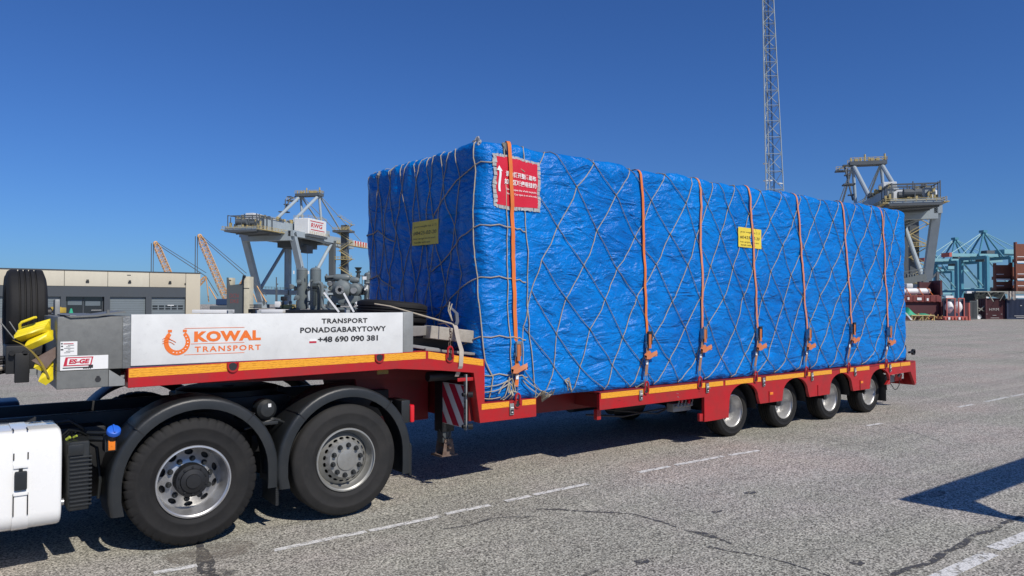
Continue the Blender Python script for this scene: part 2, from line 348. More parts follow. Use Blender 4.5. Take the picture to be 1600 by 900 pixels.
def text(body, name, mat, parent, pos, width, face='-Y', height=None, bold=0.0, depth=0.002, shear=0, spacing=1.0, rot=0, curve=None, label=None):
    """lettering as real mesh; pos = left-bottom point of the line on the surface"""
    cu = bpy.data.curves.new(name, 'FONT'); cu.body = body; cu.size = 1; cu.offset = bold; cu.shear = shear; cu.space_character = spacing; cu.extrude = 0; cu.resolution_u = 3
    to = bpy.data.objects.new('t', cu); col.objects.link(to); bpy.context.view_layer.update()
    me = bpy.data.meshes.new_from_object(to.evaluated_get(bpy.context.evaluated_depsgraph_get()))
    bpy.data.objects.remove(to); vs = [v.co.copy() for v in me.vertices]; fs = [tuple(p.vertices) for p in me.polygons]; bpy.data.meshes.remove(me)
    if not vs: return None
    x0 = min(v.x for v in vs); x1 = max(v.x for v in vs); y0 = min(v.y for v in vs); y1 = max(v.y for v in vs)
    sx = width / (x1 - x0); sy = sx if height is None else height / (y1 - y0)
    mb = MB(); out = []; pos = Vector(pos); c, s_ = math.cos(rot), math.sin(rot)
    for v in vs:
        a, b = (v.x - x0) * sx, (v.y - y0) * sy; a, b = a * c - b * s_, a * s_ + b * c
        p = {'-Y': Vector((a, -depth, b)), '-X': Vector((-depth, -a, b))}[face] if not callable(face) else None
        out.append(face(a, b) if p is None else pos + p)
    mb.add(out, fs); return mb.build(name, mat, parent, smooth=0, label=label)

# ------------------------------------------------------------------ the ground
bm = bmesh.new(); xs = [-4000, -400, -60, -10, 0, 2, 2.5, 3, 3.5, 4, 4.5, 5, 5.5, 6, 6.5, 7, 7.5, 8, 12, 20, 60, 400, 4000]; ys = [-3000, -300, -20, 0, 4, 8, 20, 100, 600, 5000]
gv = [[bm.verts.new((x, y, G(x))) for x in xs] for y in ys]
for j in range(len(ys) - 1):
    for i in range(len(xs) - 1): bm.faces.new((gv[j][i], gv[j][i + 1], gv[j + 1][i + 1], gv[j + 1][i]))
me = bpy.data.meshes.new('ground'); bm.to_mesh(me); bm.free(); me.shade_smooth(); me.materials.append(ground_mat())
go = bpy.data.objects.new('ground', me); col.objects.link(go); go['kind'] = 'structure'

def strip(name, pts, wid, mat, lift, kind='structure', jit=0.0):
    """thin ragged sheet following ground points; wid may be a list"""
    P = [Vector(p) for p in pts]; Q = []; W = []
    wl = wid if isinstance(wid, (list, tuple)) else [wid] * len(P)
    for i in range(len(P) - 1):
        n = max(1, int((P[i + 1] - P[i]).length / 0.08)) if jit else max(1, int((P[i + 1] - P[i]).length / 0.5))
        for k in range(n): Q.append(P[i].lerp(P[i + 1], k / n)); W.append(wl[i] + (wl[i + 1] - wl[i]) * k / n)
    Q.append(P[-1]); W.append(wl[-1]); rows = []
    for i, p in enumerate(Q):
        d = (Q[min(i + 1, len(Q) - 1)] - Q[max(i - 1, 0)]); d.z = 0; d.normalize(); s = Vector((-d.y, d.x, 0))
        if jit: p = p + s * noise.noise(p * 2.3) * jit
        ww = W[i] * (1 + (0.6 * noise.noise(p * 9) if jit else 0)); a, b = p + s * ww / 2, p - s * ww / 2
        a.z = G(a.x) + lift; b.z = G(b.x) + lift; rows.append([a, b])
    mb = MB(); mb.grid(rows); return mb.build(name, mat, None, smooth=0)
PX = lambda L: [gp(*p) for p in L]
lines = [[(240, 896), (308, 884)], [(428, 860.5), (518, 841.5)], [(519, 841.3), (572, 831)], [(577, 830), (688, 807)], [(696, 803.5), (765, 789.5)], [(790, 783.5), (829, 775)], [(834, 773.5), (922, 755.5)],
         [(998, 738.5), (1046, 729)], [(1055, 727), (1130, 713)], [(1140, 711.5), (1186, 704)], [(1355, 665.5), (1378, 661.5)], [(1497, 636.5), (1520, 632)], [(1540, 628), (1575, 620.5)], [(1580, 619.5), (1640, 609)]]
for k, L in enumerate(lines):
    o = strip('painted_line', PX(L), 0.075, linepaint, 0.004); tag(o, kind='structure')
for L in [[(1440, 915), (1549, 865)], [(1553, 858), (1660, 815)]]:
    o = strip('painted_line', PX(L), 0.115, linepaint, 0.004); tag(o, kind='structure')
cr = [([(692, 827), (770, 812), (835, 808)], [0.02, 0.035, 0.02]), ([(838, 797), (870, 797), (910, 799), (990, 804)], [0.03, 0.05, 0.035, 0.03]), ([(990, 804), (1020, 813), (1055, 824)], [0.04, 0.06, 0.035]), ([(1070, 828), (1100, 833), (1150, 847)], [0.04, 0.075, 0.03]),
      ([(1112, 852), (1145, 862), (1200, 875), (1290, 898), (1330, 915)], [0.05, 0.03, 0.02, 0.02, 0.02]), ([(1380, 915), (1440, 880), (1490, 858), (1545, 832), (1600, 808), (1640, 790)], [0.035, 0.05, 0.065, 0.045, 0.05, 0.03]),
      ([(1400, 567), (1480, 562), (1540, 557), (1700, 540)], 0.035), ([(1400, 554), (1500, 557), (1700, 564)], 0.035), ([(1380, 616), (1430, 619), (1490, 626)], 0.02), ([(-40, 605), (0, 622), (28, 640), (40, 660)], 0.05),
      ([(340, 915), (333, 880), (318, 862), (300, 845)], [0.10, 0.13, 0.09, 0.05]), ([(1300, 660), (1400, 668), (1470, 690)], 0.012)]
for L, wd in cr:
    o = strip('road_crack', PX(L), wd, tar, 0.003, jit=0.10); tag(o, kind='structure')
def blot(px, py, rx, ry, mat, name='road_stain', lift=0.0035):
    c = gp(px, py); pts = []
    for i in range(26):
        t = 2 * math.pi * i / 26; q = 1 + 0.45 * noise.noise(Vector((math.cos(t) * 1.4 + px, math.sin(t) * 1.4, 0)))
        x, y = c.x + math.cos(t) * rx * q, c.y + math.sin(t) * ry * q; pts.append((x, y, G(x) + lift))
    mb = MB(); mb.add([(c.x, c.y, G(c.x) + lift)] + pts, [(0, i + 1, (i + 1) % 26 + 1) for i in range(26)]); return tag(mb.build(name, mat, None, smooth=0), kind='structure')
blot(330, 862, 0.36, 0.22, dust); blot(300, 905, 0.3, 0.15, stain, lift=0.0065)
for a in [(1172, 770, 0.09, 0.04), (1120, 800, 0.07, 0.03), (1003, 878, 0.07, 0.05), (1340, 880, 0.06, 0.05), (1487, 746, 0.12, 0.03), (1450, 775, 0.35, 0.08), (670, 757, 0.12, 0.04), (905, 900, 0.25, 0.03), (1240, 640, 0.3, 0.1)]: blot(*a, tar if a[2] < .1 else stain)

# ------------------------------------------------------------------ wheels
def tyre_mesh(c, r, wd, rim, s=1, lugs=False, n=96, grooves=4, axis='Y'):
    """outer side towards -axis when s=1; c = centre of the outer sidewall plane"""
    prof = [(rim, 0.05 * s), (rim + 0.004, 0.018 * s), (rim + (r - rim) * 0.18, 0.0 * s), (rim + (r - rim) * 0.22, -0.004 * s), (rim + (r - rim) * 0.26, -0.001 * s), (rim + (r - rim) * 0.6, -0.006 * s),
            (rim + (r - rim) * 0.64, -0.009 * s), (rim + (r - rim) * 0.68, -0.004 * s), (r * 0.955, 0.008 * s), (r * 0.985, 0.022 * s), (r * 0.997, 0.034 * s)]
    a0 = 0.045; a1 = wd - 0.045; gw = 0.008
    for g in range(grooves):
        a = a0 + (a1 - a0) * (g + 1) / (grooves + 1)
        prof += [(r, (a - gw) * s), (r - 0.014, (a - gw * .5) * s), (r - 0.014, (a + gw * .5) * s), (r, (a + gw) * s)]
    k0 = len(prof); prof += [(r * 0.997, (wd - 0.034) * s), (r * 0.985, (wd - 0.022) * s), (rim + (r - rim) * 0.6, wd * s), (rim, (wd - 0.03) * s), (rim, 0.05 * s)]
    fr = None
    if lugs: fr = lambda i, j: 0.978 if (i % 6 == 0 and (7 < j < 12 or k0 - 2 < j < k0 + 2)) else 1
    mb = MB(); mb.lathe(prof, c, n, axis, fr); return mb
def wheel(c, r, wd, rim, style, par, s=1, detail=True, rub=None):
    """c = centre of the outer sidewall plane, s=1: outer face looks to -Y"""
    c = Vector(c); rub = rub or rubber
    mt = {'drive': rimal, 'tag': rimgr, 'trailer': rimwh}[style]
    rm = MB()
    if style == 'drive':
        prof = [(rim - .012, .0), (rim, .002), (rim + .004, .012), (rim - .006, .022), (rim - .018, .03), (rim - .024, .09), (rim - .034, .15), (rim - .036, .20), (rim - .04, .21)]; r1 = rim - .04; r0 = 0.10
    elif style == 'tag':
        prof = [(rim - .012, .0), (rim, .002), (rim + .004, .012), (rim - .008, .022), (rim - .02, .03), (rim - .03, .085), (rim - .045, .1), (rim - .045, .11)]; r1 = rim - .045; r0 = 0.05
    else:
        prof = [(rim - .01, .0), (rim, .002), (rim + .003, .012), (rim - .006, .02), (rim - .014, .03), (rim - .022, .06), (rim - .026, .075), (rim - .034, .09), (rim - .036, .19), (rim - .042, .20)]; r1 = rim - .042; r0 = 0.07
    rm.lathe([(a, b * s) for a, b in prof], c, 64)
    # disc with real hand holes
    nh = {'drive': 10, 'tag': 20, 'trailer': 8}[style]
    if style == 'tag':      # cup standing outwards with slots around its side
        cy = lambda t: (0.172 + (r1 - .172) * t, 0.018 + .092 * t)
        band = ((0.15, .85), (.22, .5)); cap = [(0.172, .018), (0.165, .008), (0.10, .004), (0.095, -.006), (0.07, -.010), (0.0001, -.010)]
    elif style == 'drive':
        cy = lambda t: (0.165 + (r1 - .165) * t, 0.165 + .045 * t); band = ((0.24, .76), (.34, .84)); cap = [(0.165, .165), (0.15, .158), (0.11, .158), (0.10, .18)]
    else:
        cy = lambda t: (0.105 + (r1 - .105) * t, 0.155 + .045 * t); band = ((0.22, .78), (.2, .85)); cap = [(0.105, .155), (0.098, .145), (0.07, .145), (0.065, .16), (0.0001, .16)]
    K = 24
    for h in range(nh):
        t0 = 2 * math.pi * h / nh; dt = 2 * math.pi / nh; vs = []
        for k in range(K):
            q = k / K * 4; e = int(q); u = q - e
            rect = [(u, 0), (1, u), (1 - u, 1), (0, 1 - u)][e]
            an = math.atan2(rect[1] - .5, rect[0] - .5)
            hol = ((band[0][0] + band[0][1]) / 2 + math.cos(an) * (band[0][1] - band[0][0]) / 2, (band[1][0] + band[1][1]) / 2 + math.sin(an) * (band[1][1] - band[1][0]) / 2)
            for p in (rect, hol):
                rr, ax = cy(p[1]); th = t0 + dt * p[0]; vs.append(c + Vector((math.cos(th) * rr, ax * s, math.sin(th) * rr)))
            rr, ax = cy(hol[1]); th = t0 + dt * hol[0]; vs.append(c + Vector((math.cos(th) * rr, (ax + .018) * s, math.sin(th) * rr)))
        fs = []
        for k in range(K):
            k2 = (k + 1) % K; fs += [(3 * k, 3 * k2, 3 * k2 + 1, 3 * k + 1), (3 * k + 1, 3 * k2 + 1, 3 * k2 + 2, 3 * k + 2)]
        rm.add(vs, fs)
    rm.lathe([(a, b * s) for a, b in cap], c, 48)
    rim_o = rm.build('wheel', mt, par, smooth=40)
    tyre_mesh(c, r, wd, rim - .002, s, lugs=(style == 'drive'), n=(252 if style == 'drive' else 96), grooves=4 if r > .45 else 3).build('tyre', rub, rim_o, smooth=50)
    bk = MB(); bk.lathe([(r1 + .001, (.232) * s), (0.02, .232 * s), (0.0001, .232 * s)], c, 32); bk.build('brake_drum', blackmt, rim_o)
    if not detail: return rim_o
    if style == 'drive':
        hb = MB(); hb.lathe([(0.135, .165 * s), (0.138, .08 * s), (0.128, .06 * s), (0.10, .055 * s), (0.096, .04 * s), (0.06, .032 * s), (0.056, .020 * s), (0.0001, .018 * s)], c, 32)
        for i in range(10):
            t = 2 * math.pi * (i + .5) / 10; p = c + Vector((math.cos(t) * .11, .060 * s, math.sin(t) * .11)); hb.cyl(p, p + Vector((0, -.012 * s, 0)), .009, n=6)
        hb.build('hub', blackmt, rim_o)
    if style in ('drive', 'tag'):
        for i in range(10):
            t = 2 * math.pi * (i + .3) / 10; rn = .1675 if style == 'drive' else .138; y0 = .163 if style == 'drive' else .006
            p = c + Vector((math.cos(t) * rn, y0 * s, math.sin(t) * rn)); nb = MB()
            nb.cyl(p, p + Vector((0, -.008 * s, 0)), .024, n=14); nb.cyl(p + Vector((0, -.008 * s, 0)), p + Vector((0, -.035 * s, 0)), .0175, .015, n=12)
            nb.build('wheel_nut', blackpl, rim_o)
    elif style == 'trailer':
        hb = MB(); hb.lathe([(0.06, .15 * s), (0.058, .10 * s), (0.04, .085 * s), (0.0001, .083 * s)], c, 24); hb.build('hub', blackmt, rim_o)
        v = MB(); v.tube([c + Vector((-.12, .02 * s, .1)), c + Vector((-.16, .0, .13))], .004); v.build('valve', steel, rim_o)
    return rim_o

# ------------------------------------------------------------------ truck tractor
tr = thing('truck_tractor', 'black framed truck tractor with white fuel tank and two axles under the trailer neck', 'truck', (1.6, 7.6, 0.0))
wheel((1.60, 6.45, 0.535), 0.52, 0.30, 0.295, 'drive', tr); wheel((2.945, 6.45, 0.545), 0.515, 0.30, 0.292, 'tag', tr, rub=rubber2)
wheel((1.60, 8.90, 0.535), 0.52, 0.30, 0.295, 'drive', tr, s=-1, detail=False); wheel((2.945, 8.90, 0.545), 0.515, 0.30, 0.292, 'tag', tr, s=-1, detail=False)
def mudguard(cx, cz, rad, y0, y1, a0, a1, drop0, drop1, name='mudguard'):
    """arched guard: rounded outer lip, broad top, straight skirts"""
    path = []
    n = 26
    for i in range(n + 1):
        a = a0 + (a1 - a0) * i / n; path.append((cx + math.cos(a) * rad, cz + math.sin(a) * rad, math.cos(a), math.sin(a)))
    p0 = path[0]; p1 = path[-1]
    path = [(p0[0] - drop0 * .02, p0[1] - drop0, math.cos(a0), 0.0), (p0[0], p0[1] - drop0 * .5, math.cos(a0), 0.1)] + path + [(p1[0], p1[1] - drop1 * .5, math.cos(a1), .1), (p1[0] + .02, p1[1] - drop1, math.cos(a1), 0.0)]
    sg = 1 if y1 > y0 else -1
    sec = [(-.085, .012), (-.082, .0), (-.02, .0), (-.006, .004), (.006, .014), (.012, .03), (.014, .07), (.014, abs(y1 - y0) - .03), (.0, abs(y1 - y0)), (-.012, abs(y1 - y0)), (.002, abs(y1 - y0) - .03), (.002, .05), (-.01, .018), (-.085, .012)]
    rows = []
    for x, z, nx, nz in path:
        L = math.hypot(nx, nz) or 1; rows.append([Vector((x + nx / L * d, y0 + sg * yy, z + nz / L * d)) for d, yy in sec])
    mb = MB(); mb.grid(rows); g = mb.build(name, blackpl, tr, smooth=50)
    return g, path
for (cx, d0, d1) in ((1.63, .14, .235), (2.95, .2, .215)):
    for y0, y1 in ((6.425, 6.86), (8.925, 8.5)):
        g, path = mudguard(cx, .56, .655, y0, y1, R(-2), R(178), d0, d1)
        if y0 < 7:
            for a in (48, 136):   # moulded joints
                b = MB(); q = R(a); b.box(-.004, .004, y0 - .003, y0 + .35, -.085, .020)
                b.v = [tuple(Matrix.Translation((cx, 0, .56)) @ Matrix.Rotation(-(q - math.pi / 2), 4, 'Y') @ Vector((v[0], v[1], v[2] + .655))) for v in b.v]
                b.build('guard_joint', blackmt, g, smooth=0)
for x, z0, z1, y0, y1 in ((2.295, .22, .50, 6.47, 6.84), (3.63, .30, .62, 6.47, 6.84), (3.63, .30, .62, 8.5, 8.87)):
    f = MB(); f.box(x - .008, x + .008, y0, y1, z0, z1, .003)
    for k in range(14): f.box(x - .014, x + .014, y0 - .004, y0 + .008, z0 + .01 + k * (z1 - z0 - .02) / 14, z0 + .022 + k * (z1 - z0 - .02) / 14)
    f.build('mudflap', blackpl, tr)
ch = MB()
for y in (7.2, 8.05): ch.box(-1.5, 3.75, y - .04, y + .04, .80, 1.08, .006)
for x in (-.9, .2, 1.0, 2.3, 3.6): ch.box(x - .06, x + .06, 7.24, 8.01, .84, 1.0, .01)
for x in (1.6, 2.945): ch.cyl((x, 6.75, .54), (x, 8.6, .54), .075, n=14); ch.lathe([(.0001, -.16), (.12, -.14), (.2, 0), (.12, .14), (.0001, .16)], (x, 7.6, .54), 20)
ch.box(1.3, 3.3, 6.95, 8.3, .62, .78, .02)
ch.build('chassis_frame', blackmt, tr)
b_x = MB(); b_x.box(-1.4, .62, 7.06, 7.15, .38, 1.0, .01); b_x.box(.66, 1.02, 6.92, 7.15, .42, 1.0, .02); b_x.box(-1.4, 1.0, 7.3, 7.95, .45, .78, .02); b_x.build('shadow_fill_panel', blackmt, tr)  # black panels added to close light gaps and make the ground shadow solid
rl = MB(); rl.box(-1.4, .36, 7.02, 7.14, 1.02, 1.06, .006); rl.box(-1.4, .30, 6.95, 7.0, 1.0, 1.03, .004); rl.build('frame_bracket', M('dark_grey_steel', (.06, .07, .075), .5, dirt=.4), tr)
fw = MB(); fw.lathe([(.48, 0), (.48, .05), (.40, .07), (.06, .06), (.06, 0)], (2.2, 7.625, 1.12), 40, 'Z'); fw.box(1.75, 2.65, 7.15, 8.1, 1.0, 1.12, .02); fw.build('fifth_wheel', blackmt, tr)
ax = MB()
for x in (1.15, 2.1, 2.5, 3.3): ax.cyl((x, 6.95, .62), (x, 6.95, .84), .12, n=18); ax.cyl((x, 8.3, .62), (x, 8.3, .84), .12, n=18)
ax.build('air_spring', blackmt, tr)
at = MB(); at.lathe([(.0001, -.075), (.06, -.07), (.088, -.045), (.092, 0), (.09, .1), (.0001, .16)], (2.235, 6.62, 1.06), 24); at.build('brake_canister', blackpl, tr)
lb = MB(); lb.box(2.235, 2.262, 6.538, 6.544, 1.085, 1.115); lb.build('paper_label', whitem, tr)
br = MB(); br.tube([(2.05, 6.6, .9), (2.2, 6.55, .95), (2.3, 6.56, .97), (2.42, 6.6, .92)], .012, 8); br.tube([(2.05, 6.9, 1.0), (2.23, 6.75, .98), (2.4, 6.7, .93)], .02, 8); br.box(2.16, 2.32, 6.52, 6.6, .93, .96, .006); br.build('canister_bracket', blackpl, tr)
# fuel tank
def rrect(w_, h_, r_, n=6):
    P = []
    for cx, cz, a0 in ((w_ / 2 - r_, h_ / 2 - r_, 0), (-w_ / 2 + r_, h_ / 2 - r_, 90), (-w_ / 2 + r_, -h_ / 2 + r_, 180), (w_ / 2 - r_, -h_ / 2 + r_, 270)):
        for i in range(n + 1): a = R(a0 + 90 * i / n); P.append((cx + math.cos(a) * r_, cz + math.sin(a) * r_))
    return P
def tank_mesh(x0, x1, yc, zc, w_, h_, r_, mb=None, dome=.025):
    mb = mb or MB(); rows = []
    for x, k in ((x0, .9), (x0 + dome * .3, .965), (x0 + dome, 1), (x1 - dome, 1), (x1 - dome * .3, .965), (x1, .9)):
        rows.append([Vector((x, yc + a * (1 - (1 - k) * .5), zc + b * (1 - (1 - k) * .5))) for a, b in rrect(w_, h_, r_)])
    mb.grid(rows, True); m = len(rows[0]); o = len(mb.v) - 6 * m; mb.f += [tuple(range(o, o + m)), tuple(range(o + 5 * m, o + 6 * m))]; return mb
tk = tank_mesh(-1.4, .655, 6.72, .715, .66, .72, .13).build('fuel_tank', whitep, tr, smooth=40)
for x in (.40, -.75):
    b = MB(); rows = [[Vector((xx, 6.72 + a * 1.012, .715 + c_ * 1.012)) for a, c_ in rrect(.66, .72, .13)] for xx in (x - .05, x - .046, x + .046, x + .05)]; b.grid(rows, True)
    b.build('tank_band', whitep, tk)
    for dx in (-.043, .043):
        for z0, z1 in ((.48, .64), (.88, .93)):
            k = MB(); k.box(x + dx - .004, x + dx + .004, 6.378, 6.386, z0, z1, .002); k.build('band_slot', ink, tk)
        k = MB(); k.box(x + dx - .004, x + dx + .004, 6.44, 6.56, 1.0785, 1.086, .002); k.build('band_slot', ink, tk)
    k = MB(); k.box(x - .038, x + .038, 6.352, 6.384, .665, .80, .012, 3); k.cyl((x, 6.37, .80), (x, 6.37, .822), .012, n=10); k.cyl((x - .004, 6.350, .755), (x - .004, 6.356, .755), .012, n=12); k.build('band_latch', blackpl, tk)
    k = MB(); k.box(x - .044, x + .044, 6.374, 6.386, .82, .85, .003); k.box(x - .044, x + .044, 6.374, 6.386, .625, .655, .003); k.build('rivet_plate', whitep, tk)
k = MB(); k.cyl((.64, 6.46, .52), (.675, 6.46, .52), .025, n=12); k.build('drain_plug', steel, tk)
t2 = tank_mesh(-1.6, .50, 8.45, .80, .60, .60, .14).build('far_air_tank', M('blue_black_tank', (.02, .035, .06), .35), tr, smooth=40)
# ribbed battery box
bb = MB(); bb.box(.70, .845, 6.45, 6.95, .44, .96, .02, 3); bb.box(.70, .80, 6.43, 6.5, .86, .94, .006); bb.build('battery_box', blackpl, tr)
for k in range(13):
    z = .47 + k * .032; r_ = MB(); r_.box(.695, .855, 6.432, 6.96, z, z + .015, .005); r_.build('box_rib', blackpl, tr) if k in () else None
rb_ = MB()
for k in range(13): z = .475 + k * .030; rb_.box(.71, .858, 6.436, 6.955, z, z + .014, .005)
rb_.build('box_cover', blackpl, tr)
hs = MB()
for k in range(4): hs.tube([(.68 + .03 * k, 6.7, .97), (.72 + .02 * k, 6.62 + .03 * k, 1.03 - .01 * k), (.80, 6.68, 1.0), (.86 + .01 * k, 6.8, .93)], .008, 6)
hs.tube([(.62, 6.9, 1.05), (.75, 6.85, 1.07), (.84, 6.85, 1.0), (.88, 6.9, .85)], .014, 8); hs.tube([(.86, 6.8, .9), (.93, 6.75, .85), (.95, 6.7, .6), (.94, 6.72, .45)], .013, 8)
hs.build('hose', blackpl, tr)
k = MB(); k.cyl((.70, 6.56, .965), (.72, 6.54, .985), .012, n=8); k.cyl((.75, 6.6, .97), (.77, 6.58, .985), .009, n=8); k.build('hose_fitting', M('yellow_green_fitting', (.35, .42, .05), .5), tr)
fl = MB(); fl.cyl((1.0, 6.44, 1.0), (.985, 6.50, .93), .042, .04, n=24); fl.box(.945, 1.03, 6.47, 6.6, .85, .98, .012); fl.tube([(.99, 6.55, .99), (.93, 6.6, .985), (.86, 6.7, .98)], .016, 8); fl.tube([(.97, 6.55, .94), (.9, 6.62, .94), (.84, 6.72, .93)], .022, 8); fl.build('filler_neck', blackpl, tr)
cp = MB(); cp.lathe([(.0001, .040), (.03, .040), (.046, .034), (.050, .026), (.050, .0), (.044, -.008), (.0001, -.01)], (0, 0, 0), 28, 'Z'); cp.box(-.006, .006, -.04, .04, .038, .050, .002)
cp.v = [tuple(Matrix.Translation((1.0, 6.44, 1.005)) @ Matrix.Rotation(R(38), 4, 'X') @ Vector(v)) for v in cp.v]; cp.build('filler_cap', bluecap, tr)
lm = MB(); lm.box(.958, 1.022, 6.452, 6.468, .86, .975, .006); lh = lm.build('marker_housing', blackpl, tr); lm = MB(); lm.box(.966, 1.014, 6.444, 6.452, .868, .967, .003); lm.box(.984, .996, 6.441, 6.444, .9, .935); lm.build('marker_lens', orlens, lh)
tl = MB(); tl.box(3.60, 3.70, 6.60, 6.9, .80, 1.03, .015); tlo = tl.build('tail_lamp', blackpl, tr); tl = MB(); tl.box(3.695, 3.745, 6.585, 6.70, .80, .98, .018, 3); tl.build('tail_lens', redlens, tlo)

# ------------------------------------------------------------------ low-bed semitrailer
tl_ = thing('lowbed_semitrailer', 'long red four-axle low loader semitrailer with amber edge tape carrying the blue wrapped cargo', 'semitrailer', (7.5, 7.7, 0.0))
T = tl_
for s_, y0, y1 in ((1, 6.40, 6.52), (-1, 9.0, 8.88)):
    mb = MB(); mb.prism([(1.09, 1.50), (3.77, 1.53), (4.48, 1.415), (4.48, .952), (5.18, .952), (5.18, .75), (4.42, .75), (4.34, 1.28), (3.95, 1.325), (3.44, 1.37), (1.09, 1.345)], y0, y1, .003)
    mb.build('neck_side_beam', red, T, smooth=20)
nk = MB()
nk.prism([(1.12, 1.495), (3.77, 1.52), (4.47, 1.405), (4.47, 1.36), (3.77, 1.47), (1.12, 1.44)], 6.52, 8.88)
nk.box(4.36, 4.46, 6.523, 8.877, .76, 1.37); nk.box(4.45, 5.17, 6.523, 8.877, .86, .935)
nk.prism([(1.2, 1.42), (4.3, 1.42), (4.3, 1.15), (3.4, 1.22), (1.2, 1.30)], 7.1, 7.22); nk.prism([(1.2, 1.42), (4.3, 1.42), (4.3, 1.15), (3.4, 1.22), (1.2, 1.30)], 8.18, 8.3)
nk.build('neck_deck', darkred, T, smooth=20)
nk = MB(); nk.prism([(3.35, 1.36), (4.3, 1.36), (4.3, .70), (3.75, .70), (3.5, .80)], 7.25, 8.15, .01)
nk.box(5.0, 14.0, 6.95, 7.07, .68, .925); nk.box(5.0, 14.0, 8.33, 8.45, .68, .925)
for x in (6.3, 7.2, 8.1, 9.6, 10.9, 12.2, 13.6): nk.box(x - .05, x + .05, 6.5, 8.9, .74, .90)
nk.build('main_frame', darkred, T, smooth=20)
# loading deck side plate with wheel arches
wx = (8.985, 10.28, 11.60, 12.88)
def plate(y0, y1):
    top = .942; P = [(6.15, top), (14.17, top + .012), (14.20, .93), (14.22, .53), (14.16, .53), (14.00, .76)]
    pts = list(P); pts += [(13.23, .74), (13.23, .58), (13.1, .58)]
    for i, x in enumerate(reversed(wx)):
        k = len(wx) - 1 - i
        for a in range(0, 181, 15):
            pts.append((x + .30 * math.cos(R(a)) * 1.12, .655 + .215 * math.sin(R(a))))
        if k > 0: pts += [(x - .36, .55), (wx[k - 1] + .38, .55)]
    pts += [(wx[0] - .36, .42), (8.36, .41), (8.10, .41), (8.10, .74), (6.15, .735)]
    mb = MB(); mb.prism(pts, y0, y1, .002); return mb
plate(6.403, 6.45).build('side_plate', red, T, smooth=20); plate(8.997, 8.95).build('side_plate', red, T, smooth=20)
dk = MB(); dk.box(6.15, 14.15, 6.40, 9.0, .925, .948, .003); dk.build('loading_deck', darkred, T, smooth=20)
for k in range(3):   # pockets between the wheels
    xm = (wx[k] + wx[k + 1]) / 2; b = MB(); b.box(xm - .05, xm + .12, 6.405, 6.409, .565, .70, 0); b.box(xm - .055, xm - .045, 6.395, 6.41, .555, .72); b.build('pocket_door', darkred, T)
    if k != 1: b = MB(); b.box(xm - .03, xm + .05, 6.397, 6.404, .66, .70, .003); b.build('side_marker', orlens, T)
for y0, y1 in ((6.48, 6.9), (8.5, 8.92)):   # inner wheel arch liners
    for x in wx:
        rows = [[Vector((x + .395 * math.cos(R(a)), y, .47 + .415 * math.sin(R(a)))) for a in range(0, 181, 15)] for y in (y0, y1)]
        b = MB(); b.grid(rows); b.build('wheel_arch', blackmt, T)
for x in wx:
    wheel((x, 6.60, .46), .372, .24, .235, 'trailer', T); wheel((x, 8.80, .46), .372, .24, .235, 'trailer', T, s=-1, detail=False)
    b = MB(); b.cyl((x, 6.8, .46), (x, 8.6, .46), .06, n=12); b.box(x - .12, x + .12, 7.0, 7.5, .46, .7, .02); b.box(x - .12, x + .12, 7.9, 8.4, .46, .7, .02); b.cyl((x + .2, 7.2, .45), (x + .2, 7.2, .72), .12, n=14); b.build('axle', blackmt, T)
# amber tape along the edges
def tape(x0, z0, x1, z1, h, y=6.3985):
    b = MB(); b.add([(x0, y, z0 - h), (x1, y, z1 - h), (x1, y, z1), (x0, y, z0), (x0, y + .002, z0 - h), (x1, y + .002, z1 - h), (x1, y + .002, z1), (x0, y + .002, z0)], [(0, 1, 2, 3), (7, 6, 5, 4), (0, 4, 5, 1), (1, 5, 6, 2), (2, 6, 7, 3), (3, 7, 4, 0)])
    b.build('reflective_tape', amber, T, smooth=0)
zt = lambda x: 1.497 + (x - 1.09) * .03 / 2.68 if x < 3.77 else 1.53 - (x - 3.77) * .115 / .71
for a, b in ((1.095, 1.84), (1.93, 3.2), (3.295, 3.76), (3.79, 3.99), (4.09, 4.46)): tape(a, zt(a) - .003, b, zt(b) - .003, .068)
for a, b in ((4.44, 4.80), (4.98, 5.17)): tape(a, .948, b, .948, .06)
td = lambda x: .938 + (x - 6.15) * .010 / 8
segs = [(6.17, 6.90), (7.0, 7.94), (8.04, 8.11), (8.19, 8.50), (8.55, 9.19), (9.29, 9.38), (9.50, 10.5), (10.6, 10.68), (10.76, 11.3), (11.55, 11.76), (11.86, 11.98), (12.06, 12.5), (12.85, 13.03), (13.12, 13.18), (13.26, 13.6), (13.62, 13.98)]
for a, b in segs: tape(a, td(a) - .004, b, td(b) - .004, .065, 6.3975 if True else 0)
# lashing rings let into the edge
def ring(x, z, up=True):
    b = MB(); P = []
    for i in range(13): a = R(180 + 180 * i / 12); P.append((x + .042 * math.cos(a), 6.392, z - .03 + .045 * math.sin(a)))
    b.tube([(x - .042, 6.392, z)] + P + [(x + .042, 6.392, z)], .009, 6); r_ = b.build('lashing_ring', red, T)
    b = MB(); b.lathe([(.0001, 0), (.036, 0), (.036, .006)], (x, 6.3935, z - .035), 20); b.build('ring_recess', ink, r_)
    if up:
        P = [(x + .03 * math.cos(R(200 - i * 22)) * 1.0, 6.385, z + .035 + .045 * math.sin(R(200 - i * 22))) for i in range(11)]
        b = MB(); b.tube([(x - .03, 6.39, z - .03)] + P + [(x + .03, 6.39, z - .03)], .011, 6); b.build('lashing_eye', red, r_)
for x in (1.885, 3.25): ring(x, zt(x) - .002, False)
ring(4.04, zt(4.04), True)
for x in (4.91, 6.95, 7.99, 9.24, 10.55, 11.81, 13.07): ring(x, .945)
